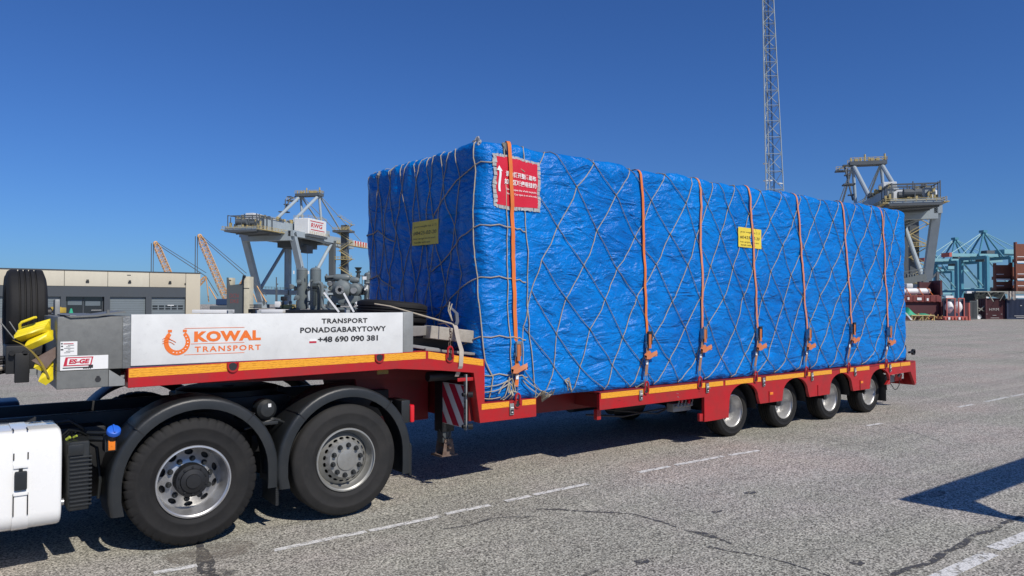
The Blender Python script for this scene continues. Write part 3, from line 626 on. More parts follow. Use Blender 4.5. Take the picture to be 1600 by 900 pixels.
for x in (4.83, 6.85, 8.15, 9.44, 10.72, 12.02, 13.22):
    b = MB(); b.box(x - .028, x + .028, 6.385, 6.3945, .80, .925, .004); k = b.build('twist_latch', galv2, T); b = MB(); b.box(x - .02, x + .02, 6.379, 6.385, .815, .858, .002); b.build('latch_window', ink, k); b = MB(); b.box(x - .012, x + .008, 6.374, 6.379, .825, .836); b.box(x - .02, x + .02, 6.379, 6.3845, .875, .885); b.build('latch_mark', whitem, k)
for x, z in ((3.35, 1.335), (7.2, .80)):
    b = MB(); b.box(x - .06, x + .06, 6.52 if z > 1 else 6.404, 6.53 if z > 1 else 6.409, z - .02, z + .02); k = b.build('type_plate', dyellow, T)
# rear end
b = MB(); b.box(14.17, 14.24, 6.43, 8.97, .74, .945, .01); b.box(14.19, 14.25, 6.43, 6.62, .50, .95, .008); b.box(14.19, 14.25, 8.78, 8.97, .50, .95, .008); b.box(14.20, 14.24, 6.6, 8.8, .50, .60, .01); b.build('rear_beam', red, T)
for z in (.70, 1.10):
    b = MB(); b.cyl((14.2, 6.52, z), (14.34, 6.52, z), .02, n=10); b.lathe([(.03, -.02), (.055, -.02), (.055, .02), (.03, .02), (.03, -.02)], (14.37, 6.52, z), 20); b.build('towing_eye', blackmt, T)
b = MB(); b.box(14.0, 14.06, 6.50, 6.56, .95, 1.24, .01); b.build('rear_post', blackmt, T)
b = MB(); b.box(13.3, 13.72, 6.62, 6.95, .55, .70, .01); b.box(13.28, 14.15, 6.75, 8.6, .54, .58, .01); k = b.build('tool_box', blackmt, T)
b = MB(); b.box(13.60, 13.80, 6.60, 6.72, .57, .69, .006); b.build('box_lid', galv2, k)
b = MB()
for i in range(5): b.cyl((13.86 + .05 * i, 6.62, .58), (13.86 + .05 * i, 6.60, .70), .02, n=8)
b.build('air_coupling', redlens, T); b = MB(); b.cyl((13.9, 6.58, .66), (13.96, 6.57, .72), .022, n=8); b.build('coupling_head', galv2, T)
b = MB(); b.tube([(13.62, 6.6, .56)] + [(13.62 + .36 * i / 8, 6.58, .56 - .13 * math.sin(math.pi * i / 8)) for i in range(1, 8)] + [(13.98, 6.6, .6)], .007, 5); b.build('air_hose', ink, T)
for y0, y1 in ((6.5, 6.9), (8.5, 8.9)): b = MB(); b.box(13.27, 13.285, y0, y1, .27, .62, .003); b.build('mudflap', blackpl, T)
# landing leg
for y in (6.98, 8.3):
    b = MB(); b.box(4.260, 4.420, y - .08, y + .08, .60, 1.3, .01); lg = b.build('landing_leg', blackmt, T); b = MB(); b.box(4.285, 4.395, y - .06, y + .06, .48, .62, .006); b.build('leg_slide', M('dark_grey_steel', (.06, .07, .075)), lg)
    b = MB(); b.prism([(4.270, .35), (4.430, .35), (4.395, .52), (4.300, .52)], y - .08, y - .07); b.prism([(4.270, .35), (4.430, .35), (4.395, .52), (4.300, .52)], y + .07, y + .08); b.box(4.230, 4.460, y - .10, y + .10, .335, .35, .003); b.cyl((4.345, y - .12, .44), (4.345, y + .12, .44), .02, n=10); b.build('leg_foot', rust, lg)
b = MB(); b.tube([(4.210, 6.88, .64), (4.260, 6.86, .55), (4.320, 6.87, .5), (4.360, 6.88, .62)], .006, 5); b.build('leg_cable', ink, T)
# hatched marker board facing forward, with its perforated bracket
b = MB(); b.box(4.27, 4.285, 6.455, 7.015, .705, 1.15, .002); hb_ = b.build('marker_board', whitem, T)
for k in range(-2, 4):     # clipped diagonal bars
    y_a = 7.015 - k * .235; pts = []
    def clip(poly, y0, y1, z0, z1):
        for f_, g_ in ((lambda p: p[0] >= y0, lambda a, b_: ((y0 - a[0]) / (b_[0] - a[0]))), (lambda p: p[0] <= y1, lambda a, b_: ((y1 - a[0]) / (b_[0] - a[0]))), (lambda p: p[1] >= z0, lambda a, b_: ((z0 - a[1]) / (b_[1] - a[1]))), (lambda p: p[1] <= z1, lambda a, b_: ((z1 - a[1]) / (b_[1] - a[1])))):
            out = []
            for i in range(len(poly)):
                A, B = poly[i - 1], poly[i]
                if f_(A) != f_(B): t = g_(A, B); out.append((A[0] + (B[0] - A[0]) * t, A[1] + (B[1] - A[1]) * t))
                if f_(B): out.append(B)
            poly = out
            if not poly: return []
        return poly
    q = clip([(y_a, 1.15), (y_a - .12, 1.15), (y_a - .12 - .33, .705), (y_a - .33, .705)], 6.46, 7.01, .71, 1.145)
    if len(q) > 2: m_ = MB(); m_.add([(4.2675, y, z) for y, z in q], [tuple(range(len(q)))]); m_.build('red_stripe', redprint, hb_, smooth=0)
b = MB(); b.box(4.25, 4.266, 6.41, 6.455, .69, 1.27, .003); bk_ = b.build('board_bracket', galv2, T)
for z in (.73, 1.06): b = MB(); b.cyl((4.25, 6.43, z), (4.22, 6.43, z), .02, n=12); b.cyl((4.27, 6.40, z), (4.31, 6.37, z), .03, n=14); b.build('bracket_bolt', blackmt, bk_)
for z in (.80, .86, .92, .98, 1.15, 1.2): b = MB(); b.cyl((4.2505, 6.43, z), (4.2485, 6.43, z), .009, n=10); b.build('bracket_hole', ink, bk_)
b = MB(); b.cyl((3.9, 6.6, 1.25), (4.36, 6.6, 1.25), .05, n=12); b.box(4.2, 4.34, 6.45, 6.5, 1.215, 1.245); b.build('cross_tube', blackmt, T)
b = MB(); b.box(4.15, 4.345, 6.415, 6.43, 1.20, 1.235, .002); b.build('bracket_tongue', red, T)
# front box of the neck
b = MB(); b.box(.615, 1.105, 6.405, 8.95, 1.50, 1.905, .008); b.prism([(.615, 1.365), (.955, 1.365), (.955, 1.50), (.615, 1.50)], 6.407, 8.95, .003); fb = b.build('front_box', galv, T)
b = MB(); b.prism([(.958, 1.365), (1.07, 1.365), (1.07, 1.415), (.958, 1.497)], 6.412, 6.44, .002); b.build('corner_gusset', galv2, fb)
b = MB(); b.box(1.05, 1.106, 6.399, 6.404, 1.50, 1.90, .002); b.build('corner_wrap', M('wrinkled_foil', (.20, .21, .21), .45, metal=.4, bump=.012, bscale=18), fb)
b = MB(); b.prism([(.66, 1.915), (.70, 1.897), (.88, 1.905), (1.02, 1.928), (1.07, 1.932), (1.06, 1.945), (1.01, 1.94), (.87, 1.918), (.70, 1.91)], 6.39, 6.9); b.cyl((.95, 6.42, 1.93), (.95, 6.42, 1.955), .012, n=8); b.build('box_lid', galv, fb)
b = MB(); b.box(.958, 1.07, 6.60, 8.9, 1.37, 1.5); b.build('hinge_block', blackmt, fb)
b = MB(); b.cyl((.885, 6.404, 1.425), (.885, 6.4055, 1.425), .02, n=16); b.box(.875, .895, 6.4035, 6.405, 1.44, 1.452); b.build('lock_hole', ink, fb)
s1 = MB(); s1.box(.636, .745, 6.402, 6.404, 1.615, 1.72); s1 = s1.build('instruction_sticker', whitem, fb)
for i in range(7): b = MB(); b.box(.66 + .012 * (i % 3), .70 + .012 * ((i * 2) % 4), 6.4005, 6.402, 1.635 + i * .011, 1.638 + i * .011); b.build('small_print', ink, s1, smooth=0)
b = MB(); b.cyl((.645, 6.402, 1.705), (.645, 6.4, 1.705), .006, n=10); b.box(.64, .652, 6.4005, 6.402, 1.68, 1.69); b.box(.638, .655, 6.4005, 6.402, 1.655, 1.665); b.build('pictogram', ink, s1); b = MB(); b.box(.655, .72, 6.4005, 6.402, 1.70, 1.706); b.build('small_print', redprint, s1)
s2 = MB(); s2.box(.636, .952, 6.402, 6.404, 1.505, 1.61); s2 = s2.build('maker_sticker', whitem, fb)
b = MB(); b.add([(.655, 6.4012, 1.535), (.838, 6.4012, 1.535), (.852, 6.4012, 1.602), (.67, 6.4012, 1.602)], [(0, 1, 2, 3)]); b.build('logo_panel', redprint, s2, smooth=0)
b = MB(); b.add([(.678, 6.4006, 1.543), (.83, 6.4006, 1.543), (.841, 6.4006, 1.594), (.685, 6.4006, 1.594)], [(0, 1, 2, 3)]); b.build('logo_inset', whitem, s2, smooth=0)
text('ES-GE', 'lettering', redprint, s2, (.69, 6.4006, 1.551), .138, height=.036, bold=.055, shear=.2, depth=.001)
b = MB(); b.box(.652, .84, 6.4008, 6.402, 1.518, 1.526)
for i in range(4): b.cyl((.79 + .014 * i, 6.402, 1.516), (.79 + .014 * i, 6.4006, 1.516), .006, n=10)
b.box(.82, .85, 6.4007, 6.402, 1.516, 1.54, .0); b.build('truck_silhouette', ink, s2)
# spare wheel, its post and wheel chocks
sw = MB(); spr = tyre_mesh((.36, 7.82, 1.92), .385, .29, .22, 1, grooves=4, axis='X').build('spare_wheel', rubber, T, smooth=50)
b = MB(); b.lathe([(.222, .03), (.218, .06), (.20, .10), (.18, .15), (.06, .16), (.0001, .16)], (.36, 7.82, 1.92), 40, 'X'); b.build('spare_rim', blackmt, spr)
b = MB(); b.box(.56, .66, 7.3, 8.3, 1.5, 1.62, .01); b.cyl((.5, 7.82, 1.92), (.7, 7.82, 1.92), .05); b.box(.58, .64, 7.76, 7.88, 1.4, 2.0, .01); b.build('spare_carrier', blackmt, T)
b = MB(); b.box(.68, .72, 7.30, 7.42, 1.88, 2.04, .012); b.build('lift_lug', galv2, T)
b = MB(); b.box(.34, .60, 7.25, 7.7, 1.43, 1.66, .01); b.box(.40, .50, 7.2, 7.26, 1.36, 1.60, .006)
for i in range(3): b.cyl((.38 + .09 * i, 7.2, 1.60), (.38 + .09 * i, 7.25, 1.60), .02, n=10)
cb = b.build('valve_block', blackmt, T)
b = MB(); b.box(.55, .58, 7.1, 7.14, 1.40, 1.56, .003); b.box(.50, .55, 7.16, 7.18, 1.42, 1.47); b.build('valve_lever', galv2, cb)
for i, (z, e, mt_) in enumerate(((1.56, -.5, ink), (1.52, -.6, ink), (1.47, -.9, greyw), (1.44, -1.2, ink))):
    b = MB(); b.tube([(.36, 7.4 + .03 * i, z), (.25, 7.35, z - .01), (.05, 7.4, z - .04 + .03 * i), (-.3, 7.5, z - .02), (e, 7.6, z + .1)], .018, 8); b.build('air_line', mt_, T)
b = MB(); b.cyl((.22, 7.30, 1.50), (.30, 7.30, 1.505), .04, n=14); b.build('coupling_head', dyellow, T)
# wheel chocks stacked in their holder
def chock(px_, z_, y_, tilt, sc_=1.0):
    b = MB(); P = [(0, 0), (.30, 0), (.30, .03)]
    for i in range(9): a = R(90 - i * 9.5); P.append((.30 - .28 * math.sin(R(i * 11)) , .03 + .17 * (1 - math.cos(R(i * 11 + 6)))))
    P = [(0, 0), (.33, 0), (.33, .17), (.29, .19)] + [(.29 - .29 * t, .19 - .17 * (t ** .6)) for t in (.15, .3, .45, .6, .75, .9)]
    b.prism(P, 0, .17, .006)
    for i in range(7): t = i / 7; b.box(.27 - .26 * t, .285 - .26 * t, -.004, .174, .176 - .16 * (t ** .6), .2 - .165 * (t ** .6), .003)
    b.v = [tuple(Matrix.Translation((px_, y_, z_)) @ Matrix.Rotation(R(tilt), 4, 'Y') @ Matrix.Scale(sc_, 4) @ Vector(v)) for v in b.v]
    return b
def ridged(A0, A1, wy, wz, n, name, r_=.016):
    A0, A1 = Vector(A0), Vector(A1); prof = []
    for i in range(n * 6 + 1):
        t = i / (n * 6); k = abs(math.sin(math.pi * t * n)) ** .6 * r_; prof.append(Vector((-.10 * t * .5, -wy * t, -wz * t + k)))
    back = [Vector((0, .0, -wz * 1.0)), Vector((0, -wy * .5, -wz * 1.5))]
    rows = []
    for q in (0, .04, .5, .96, 1): sh = .92 if q in (0, 1) else 1; rows.append([A0.lerp(A1, q) + p * sh for p in prof + back[::-1]])
    mb = MB(); mb.grid(rows, True); m = len(rows[0]); mb.f += [tuple(range(m)), tuple(range(4 * m, 5 * m))]; return mb.build(name, yellow, T, smooth=50)
h = ridged((.395, 6.60, 1.815), (.59, 6.60, 1.88), .15, .065, 4, 'wheel_chock')
b = MB(); b.tube([(.395, 6.56, 1.79), (.39, 6.53, 1.85), (.40, 6.52, 1.865), (.48, 6.52, 1.90), (.49, 6.53, 1.90)], .010, 8); b.build('chock_handle', yellow, h)
ridged((.46, 6.52, 1.73), (.60, 6.52, 1.80), .07, .045, 1, 'wheel_chock', .022); ridged((.52, 6.50, 1.59), (.60, 6.50, 1.63), .05, .06, 1, 'wheel_chock', .02); ridged((.55, 6.49, 1.50), (.60, 6.49, 1.54), .05, .07, 1, 'wheel_chock', .02)
b = MB(); b.add([(.46, 6.445, 1.585), (.61, 6.445, 1.68), (.61, 6.445, 1.60), (.55, 6.445, 1.52), (.46, 6.47, 1.585), (.61, 6.47, 1.68), (.61, 6.47, 1.60), (.55, 6.47, 1.52)], [(0, 1, 2, 3), (7, 6, 5, 4), (0, 4, 5, 1), (1, 5, 6, 2), (2, 6, 7, 3), (3, 7, 4, 0)]); b.build('retaining_plate', brownst, T)
rows = [[Vector((.345 + .21 * t + .02 * math.sin(t * 3), yy, 1.735 - .13 * t - .15 * t ** 2)) for t in [i / 14 for i in range(15)]] for yy in (6.44, 6.60)]
rows2 = [[p + Vector((.018, 0, -.004)) for p in r_] for r_ in rows]
b = MB(); b.grid(rows + rows2[::-1] + [rows[0]]); b.build('chock_holder', dyellow, T)
b = MB(); b.tube([(.28, 6.6, 1.86), (.36, 6.56, 1.74)], .005, 5); b.tube([(.33, 6.6, 1.87), (.39, 6.56, 1.76)], .005, 5); b.build('holder_rod', M('dark_grey_steel', (.06, .07, .075)), T)
# board with lettering
bd = MB(); bd.box(1.108, 3.505, 6.402, 6.432, 1.515, 1.918, .004); bo = bd.build('side_board', alu, T)
b = MB(); b.box(3.508, 3.62, 6.404, 6.46, 1.528, 1.922, .004); b.build('board_post', galv2, T)
text('KOWAL', 'lettering', orprint, bo, (1.575, 6.402, 1.688), .545, height=.088, bold=.055, spacing=1.1)
text('TRANSPORT', 'lettering', orprint, bo, (1.58, 6.402, 1.605), .54, height=.046, bold=.022, spacing=1.3)
text('TRANSPORT', 'lettering', ink, bo, (2.67, 6.402, 1.822), .455, height=.046, bold=.032, spacing=1.1)
text('PONADGABARYTOWY', 'lettering', ink, bo, (2.47, 6.402, 1.740), .85, height=.05, bold=.032, spacing=1.08)
text('+48 690 090 381', 'lettering', ink, bo, (2.635, 6.402, 1.650), .60, height=.055, bold=.034)
b = MB(); b.box(2.555, 2.622, 6.3995, 6.402, 1.665, 1.682); b.build('flag_stripe', whiteprint, bo, smooth=0); b = MB(); b.box(2.555, 2.622, 6.3995, 6.402, 1.648, 1.6648); b.build('flag_stripe', redprint, bo, smooth=0)
def arcband(cx, cz, r0, r1, a0, a1, y=6.4, n=28, w_end=1.0):
    b = MB(); vs = []
    for i in range(n + 1):
        t = i / n; a = R(a0 + (a1 - a0) * t); k = math.sin(math.pi * min(1, max(0, t))) ** .5; ri = r1 - (r1 - r0) * (.72 + .28 * k)
        vs += [(cx + math.cos(a) * ri, y, cz + math.sin(a) * ri * 1.05), (cx + math.cos(a) * r1, y, cz + math.sin(a) * r1 * 1.05)]
    b.add(vs, [(2 * i, 2 * i + 1, 2 * i + 3, 2 * i + 2) for i in range(n)]); return b
hsb = arcband(1.445, 1.69, .062, .100, 128, 412); hsb.box(1.375, 1.405, 6.3995, 6.4005, 1.772, 1.792); hsb.box(1.488, 1.518, 6.3995, 6.4005, 1.772, 1.792)
hsb.build('horseshoe_emblem', orprint, bo, smooth=0)
b = MB()
for i in range(9): a = R(250 + i * 18); b.box(1.445 + .081 * math.cos(a) - .005, 1.445 + .081 * math.cos(a) + .005, 6.3985, 6.3992, 1.69 + .085 * math.sin(a) - .003, 1.69 + .085 * math.sin(a) + .003)
b.build('emblem_nail_holes', whiteprint, bo, smooth=0)
b = MB()
for dz, L in ((.0, .10), (-.018, .09), (.016, .07)): b.tube([(1.335 + i * L / 8, 6.3985, 1.70 + dz + .02 * math.sin(i / 8 * math.pi) - .01 * i / 8) for i in range(9)], .0022, 4)
b.build('emblem_swoosh', orprint, bo, smooth=0)
for x0, x1, z in ((1.50, 1.98, 1.800), (1.55, 1.98, 1.672), (1.50, 1.98, 1.585)): b = MB(); b.box(x0, x1, 6.3995, 6.402, z, z + .0035); b.build('logo_rule', orprint, bo, smooth=0)
b = MB(); b.box(1.12, 3.62, 8.93, 8.95, 1.52, 1.84); b.build('far_side_board', galv2, T)
b = MB(); b.box(.70, .74, 6.45, 8.9, 1.905, 1.915); b.build('box_edge', galv2, T)
for x in (1.9, 2.15, 3.0): b = MB(); b.box(x, x + .04, 6.60, 6.64, 1.5, 1.945, .004); b.build('stake_pin', galv2, T)
rnd = random.Random(21)
for k in range(9, 30):      # chipped paint and scuffs on the edge beams
    if k < 9: x = rnd.uniform(1.3, 3.9); z = rnd.uniform(1.385, 1.42)
    else: x = rnd.uniform(6.3, 13.9); z = rnd.uniform(.77, .86)
    if k >= 9 and any(abs(x - q) < .42 for q in wx): continue
    L_ = rnd.uniform(.01, .05); h_ = rnd.uniform(.002, .006); y_ = 6.3985 if k < 9 else 6.4015; m_ = MB(); P = [(x + L_ * math.cos(a) * rnd.uniform(.5, 1), y_, z + h_ * math.sin(a) * rnd.uniform(.5, 1) + .2 * L_ * math.cos(a) * (k % 3 - 1)) for a in [i * .785 for i in range(8)]]
    m_.add(P, [tuple(range(8))]); m_.build('paint_chip', galv2 if k % 3 == 0 else darkred, T, smooth=0)
# air valves under the deck
b = MB(); b.box(7.70, 8.06, 6.60, 6.72, .55, .66, .01)
for i in range(5): b.cyl((7.74 + .07 * i, 6.60, .62), (7.74 + .07 * i, 6.55, .64), .022, n=10); b.tube([(7.74 + .07 * i, 6.56, .64), (7.75 + .07 * i, 6.54, .70), (7.74 + .06 * i, 6.6, .76)], .008, 5)
b.build('valve_panel', galv2, T); b = MB(); b.cyl((7.93, 6.53, .66), (7.95, 6.54, .72), .02, n=8); b.cyl((7.79, 6.54, .68), (7.80, 6.54, .72), .016, n=8); b.build('valve_knob', redlens, T)
b = MB(); b.box(6.2, 6.27, 6.5, 6.56, .60, .73, .01); b.box(8.02, 8.09, 6.42, 6.46, .42, .52, .004); b.build('support_bracket', red, T)
b = MB(); b.cyl((7.0, 7.9, .60), (7.7, 7.9, .60), .14, n=24); b.cyl((7.3, 7.4, .58), (7.9, 7.4, .58), .12, n=18); b.build('air_tank', blackmt, T)
b = MB(); b.tube([(6.3, 6.8, .62), (6.9, 6.75, .55), (7.4, 6.78, .57), (7.8, 6.7, .60)], .012, 6); b.tube([(6.6, 6.9, .66), (7.0, 6.85, .60), (7.6, 6.8, .52), (8.0, 6.8, .62)], .010, 6); b.build('air_hose', ink, T)

# ------------------------------------------------------------------ tarpaulin wrapped cargo
CX0, CX1, CY0, CY1, CZ0, CZ1, CR = 4.50, 14.02, 6.475, 9.26, .955, 3.70, .14
LX = CX1 - CX0 - 2 * CR; LY = CY1 - CY0 - 2 * CR; Q = math.pi * CR / 2; LT = 2 * (LX + LY) + 4 * Q
rn = random.Random(4); NET = []
A_, B_ = .262, .415; jit = {}
def node(i, j, front=False):
    """i+j even lattice point"""
    key = (i, j, front)
    if key not in jit: jit[key] = (rn.uniform(-.035, .035), rn.uniform(-.05, .05))
    dx, dz = jit[key]
    if front:
        v = .28 + i * .165 + dx * .8; z = CZ0 + .15 + j * .58 + dz * 2; return (-(Q + v), z)
    u = .50 + i * A_; z = CZ0 - .12 + j * B_; k = max(0, 1 - (u - .5) / 2.6)
    wob = .07 * math.sin(u * 1.3 + z * 1.4) + .05 * math.sin(u * .6 + 2)
    return (u + dx + wob - .50 * (z - 1.2) * k * .6, z + dz + .04 * math.sin(u * 2.1))
JM = int((CZ1 + .7 - CZ0) / B_) + 1; IM = int(8.7 / A_) + 8
for sg in (1, -1):
    for i0 in range(-10, IM + 12):
        L = []
        for j in range(0, JM + 1):
            i = i0 + sg * j
            if (i + j) % 2: break
            nd = node(i, j)
            if nd[0] > .30 and nd[0] < LX + .1 and nd[1] < CZ1 + .6: L.append((nd[0], max(nd[1], CZ0 + .01)))
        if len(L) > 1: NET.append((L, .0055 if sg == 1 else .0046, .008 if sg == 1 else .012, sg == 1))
for sg in (1, -1):
    for i0 in range(-8, 22):
        L = []
        for j in range(0, 6):
            i = i0 + sg * j
            if (i + j) % 2: break
            if 0 <= i <= 14:
                nd = node(i, j, True)
                if nd[1] < CZ1 + .5: L.append((nd[0], max(nd[1], CZ0 + .01)))
        if len(L) > 1: NET.append((L, .0055, .008, True))
HASH = {}
for L, r_, o_, w_ in NET:
    for p_, q_ in zip(L[:-1], L[1:]):
        n_ = max(1, int(math.hypot(q_[0] - p_[0], q_[1] - p_[1]) / .1)); cells = set()
        for i in range(n_ + 1):
            x_ = p_[0] + (q_[0] - p_[0]) * i / n_; z_ = p_[1] + (q_[1] - p_[1]) * i / n_
            for dx in (-1, 0, 1):
                for dz in (-1, 0, 1): cells.add((int(math.floor(x_ / .15)) + dx, int(math.floor(z_ / .15)) + dz))
        for c_ in cells: HASH.setdefault(c_, []).append((p_, q_))
def pinch(s, z):
    if s > LT / 2 + 2: s -= LT
    best = .12
    for p_, q_ in HASH.get((int(math.floor(s / .15)), int(math.floor(z / .15))), ()):
        dx, dz = q_[0] - p_[0], q_[1] - p_[1]; t = ((s - p_[0]) * dx + (z - p_[1]) * dz) / (dx * dx + dz * dz + 1e-9); t = min(1, max(0, t)); d = math.hypot(s - p_[0] - dx * t, z - p_[1] - dz * t)
        if d < best: best = d
    return (min(best, .12) / .12) ** .7
def peri(s):
    s %= LT
    if s < LX: return Vector((CX0 + CR + s, CY0)), Vector((0, -1))
    s -= LX
    if s < Q: a = -math.pi / 2 + s / CR; return Vector((CX1 - CR + CR * math.cos(a), CY0 + CR + CR * math.sin(a))), Vector((math.cos(a), math.sin(a)))
    s -= Q
    if s < LY: return Vector((CX1, CY0 + CR + s)), Vector((1, 0))
    s -= LY
    if s < Q: a = s / CR; return Vector((CX1 - CR + CR * math.cos(a), CY1 - CR + CR * math.sin(a))), Vector((math.cos(a), math.sin(a)))
    s -= Q
    if s < LX: return Vector((CX1 - CR - s, CY1)), Vector((0, 1))
    s -= LX
    if s < Q: a = math.pi / 2 + s / CR; return Vector((CX0 + CR + CR * math.cos(a), CY1 - CR + CR * math.sin(a))), Vector((math.cos(a), math.sin(a)))
    s -= Q
    if s < LY: return Vector((CX0, CY1 - CR - s)), Vector((-1, 0))
    s -= LY
    a = math.pi + s / CR; return Vector((CX0 + CR + CR * math.cos(a), CY0 + CR + CR * math.sin(a))), Vector((math.cos(a), math.sin(a)))
def disp(p):
    a = noise.noise(p * 1.1) * .022
    r_ = 1 - abs(noise.noise(Vector((p.x * 1.9 + p.z * .8, p.y * 1.9, p.z * 1.0 - p.x * .5)) * 1.2 + Vector((3, 9, 1)))) * 2
    b = (r_ ** 3) * .016 if r_ > 0 else 0
    q = Vector((p.x * 3.1, p.y * 3.1, p.z * 4.2)); q += Vector((noise.noise(p * 2), noise.noise(p * 2 + Vector((5, 5, 5))), 0)) * .6
    c = (1 - abs(noise.noise(q)) * 2.2); c = c * .010
    d = noise.noise(p * 9) * .004
    # vertical gathers near the foot and along the front face
    foot = max(0, 1 - (p.z - CZ0) / .5); e = noise.noise(Vector((p.x * 5, p.y * 5, p.z * .7))) * .03 * foot
    if p.y < 6.9:      # slack folds pulled across the long side, overlap seams of the sheets
        g = 1 - abs(noise.noise(Vector(((p.x + p.z * .55) * 1.5, p.z * .42, 11)))) * 2.6
        if g > 0: e += g * g * .030 * (.45 + .55 * max(0, 1 - abs(p.x - 5.8) / 2.2) + .4 * max(0, 1 - abs(p.x - 13.2) / .9))
        for sx, hh in ((5.02, .012), (7.62, .007), (10.05, .007), (12.45, .009), (13.42, .016)):
            q_ = p.x - sx - .05 * noise.noise(Vector((p.z * 1.3, sx, 0))); e += hh * max(0, 1 - abs(q_) / .16) * (1 if q_ < 0 else .0)
    if p.x < 4.56: e += noise.noise(Vector((p.y * 3.5 + p.z * 1.4, 0, p.z * .45))) * .03
    return a + b + c + d + e
def surf(s, z, off=0.0, k=1.0):
    """z above CZ1-CR folds over on to the top"""
    P, n = peri(s); rt = .075
    if z <= CZ1 - rt: zz, ins, nz = z, 0.0, 0.0
    else:
        a = (z - (CZ1 - rt)) / rt
        if a < math.pi / 2: zz = CZ1 - rt + rt * math.sin(a); ins = rt * (1 - math.cos(a)); nz = math.sin(a)
        else: zz = CZ1; ins = rt + (z - (CZ1 - rt) - rt * math.pi / 2); nz = 1
    b = Vector((P.x, P.y, zz)); N3 = Vector((n.x, n.y, 0)) * math.sqrt(max(0, 1 - nz * nz)) + Vector((0, 0, nz))
    cx = min(max(P.x, CX0 + 1.31), CX1 - 1.31); C_ = Vector((cx, (CY0 + CY1) / 2, zz))
    v = C_ - b; L = v.length
    if ins > 0 and L > 0: b = b + v * min(1, ins / (CY1 - CY0) * 2)
    b.z += .065 * max(0, 1 - (b.x - CX0) / 2.8) ** 1.5 * max(0, min(1, (b.z - 3.0) / .7))
    if nz > 0: b.z += nz * (.022 * noise.noise(Vector((b.x * 1.3, b.y * .8, 4))) + .012 * noise.noise(Vector((b.x * 4, b.y, 9))))
    if z < CZ0 + .05: b = b - Vector((n.x, n.y, 0)) * .05 * (1 - (z - CZ0) / .05)
    return b + N3 * ((disp(b) + .020 * pinch(s, z) - .008) * k + off)
cg = thing('wrapped_cargo', 'huge crate wrapped in crinkled blue tarpaulin standing on the red trailer deck', 'cargo', ((CX0 + CX1) / 2, (CY0 + CY1) / 2, .95))
ss = []; s = 0
while s < LX - .001: ss.append(s); s += .034
b_ = [LX + Q * i / 5 for i in range(6)] + [LX + Q + LY * i / 16 for i in range(1, 17)] + [LX + Q + LY + Q * i / 4 for i in range(1, 5)] + [LX + 2 * Q + LY + LX * i / 50 for i in range(1, 51)] + [2 * LX + 2 * Q + LY + Q * i / 4 for i in range(1, 5)] + [2 * LX + 3 * Q + LY + LY * i / 72 for i in range(1, 73)] + [LT - Q + Q * i / 8 for i in range(1, 8)]
ss += b_
zs = [CZ0 + i * .034 for i in range(int((CZ1 - .075 - CZ0) / .034) + 1)]; zs += [CZ1 - .075 + .075 * math.pi / 2 * i / 6 for i in range(0, 7)] + [CZ1 + .0571 + .05 * i for i in range(1, 7)] + [CZ1 + .6, CZ1 + 1.0, CZ1 + 1.36]
mb = MB(); mb.grid([[surf(s, z) for s in ss] for z in zs], True); tp = mb.build('tarpaulin', tarp, cg, smooth=80)
hm = MB(); hm.box(CX0 + .1, CX1 - .1, CY0 + .1, CY1 - .1, .952, .99); hm.build('crate_base', blackmt, cg)
# red banner with silver tape
S = lambda X: X - (CX0 + CR)
bx0, bx1, bz0, bz1 = 4.66, 5.23, 3.075, 3.56
def bpos(u, v, off=.034):
    s = S(bx0) + (bx1 - bx0) * u + .015 * noise.noise(Vector((v * 4, 1, 0))); z = bz0 + (bz1 - bz0) * v + .015 * math.sin(u * 5) * (v - .5) - .012 * u
    return surf(s, z, off + .006 * noise.noise(Vector((u * 3, v * 3, 7))) + .007 * max(0, v - .7) * math.sin(u * 18), .25)
def edge_tape(u0, u1, v0, v1, n, m, seed):
    rnd = random.Random(seed); b = MB()
    for i in range(n):
        for j in range(m):
            a0, a1 = u0 + (u1 - u0) * i / n, u0 + (u1 - u0) * (i + .92) / n; c0, c1 = v0 + (v1 - v0) * j / m, v0 + (v1 - v0) * (j + .92) / m; jt = lambda: rnd.uniform(-.012, .012)
            q = [bpos(a0 + jt(), c0 + jt(), .030 + rnd.uniform(0, .006)), bpos(a1 + jt(), c0 + jt(), .030 + rnd.uniform(0, .01)), bpos(a1 + jt(), c1 + jt(), .032), bpos(a0 + jt(), c1 + jt(), .032)]
            b.add(q, [(0, 1, 2, 3)])
    return b
mb = MB(); mb.grid([[bpos(i / 24, j / 20) for i in range(25)] for j in range(21)]); ban = mb.build('warning_banner', bannerred, cg, smooth=80)
for k, (a, b, c, d, n, m) in enumerate(((-.02, 1.03, -.075, .01, 16, 1), (-.02, 1.05, .985, 1.05, 14, 1), (-.07, .015, -.06, 1.05, 1, 12), (.985, 1.075, -.08, 1.06, 1, 12))): edge_tape(a, b, c, d, n, m, k).build('tape_border', tapegr, ban, smooth=0)
def btext(body, u, v, wu, hv, bold=0.0):
    return text(body, 'lettering', whiteprint, ban, (0, 0, 0), wu, face=lambda a, b: bpos(u + a, v + b * 1.0, .041), height=hv, bold=bold)
btext('请勿撕开整体雨布', .20, .60, .74, .115, .02); btext('如需区域使用挂钩', .18, .44, .78, .115, .02)
btext('Do not open the whole tarpaulin', .23, .315, .74, .05, .008); btext('Forced Cut open it on area only', .24, .225, .73, .05, .008)
ar = MB(); ar.grid([[bpos(.035 + .01 * math.sin(v * 3) + w_, v, .041) for v in [.27 + .045 * i for i in range(11)]] for w_ in (0, .05)]); ar.add([bpos(-.01, .70, .041), bpos(.125, .69, .041), bpos(.055, .80, .041)], [(0, 1, 2)]); ar.build('arrow_mark', whiteprint, ban, smooth=0)
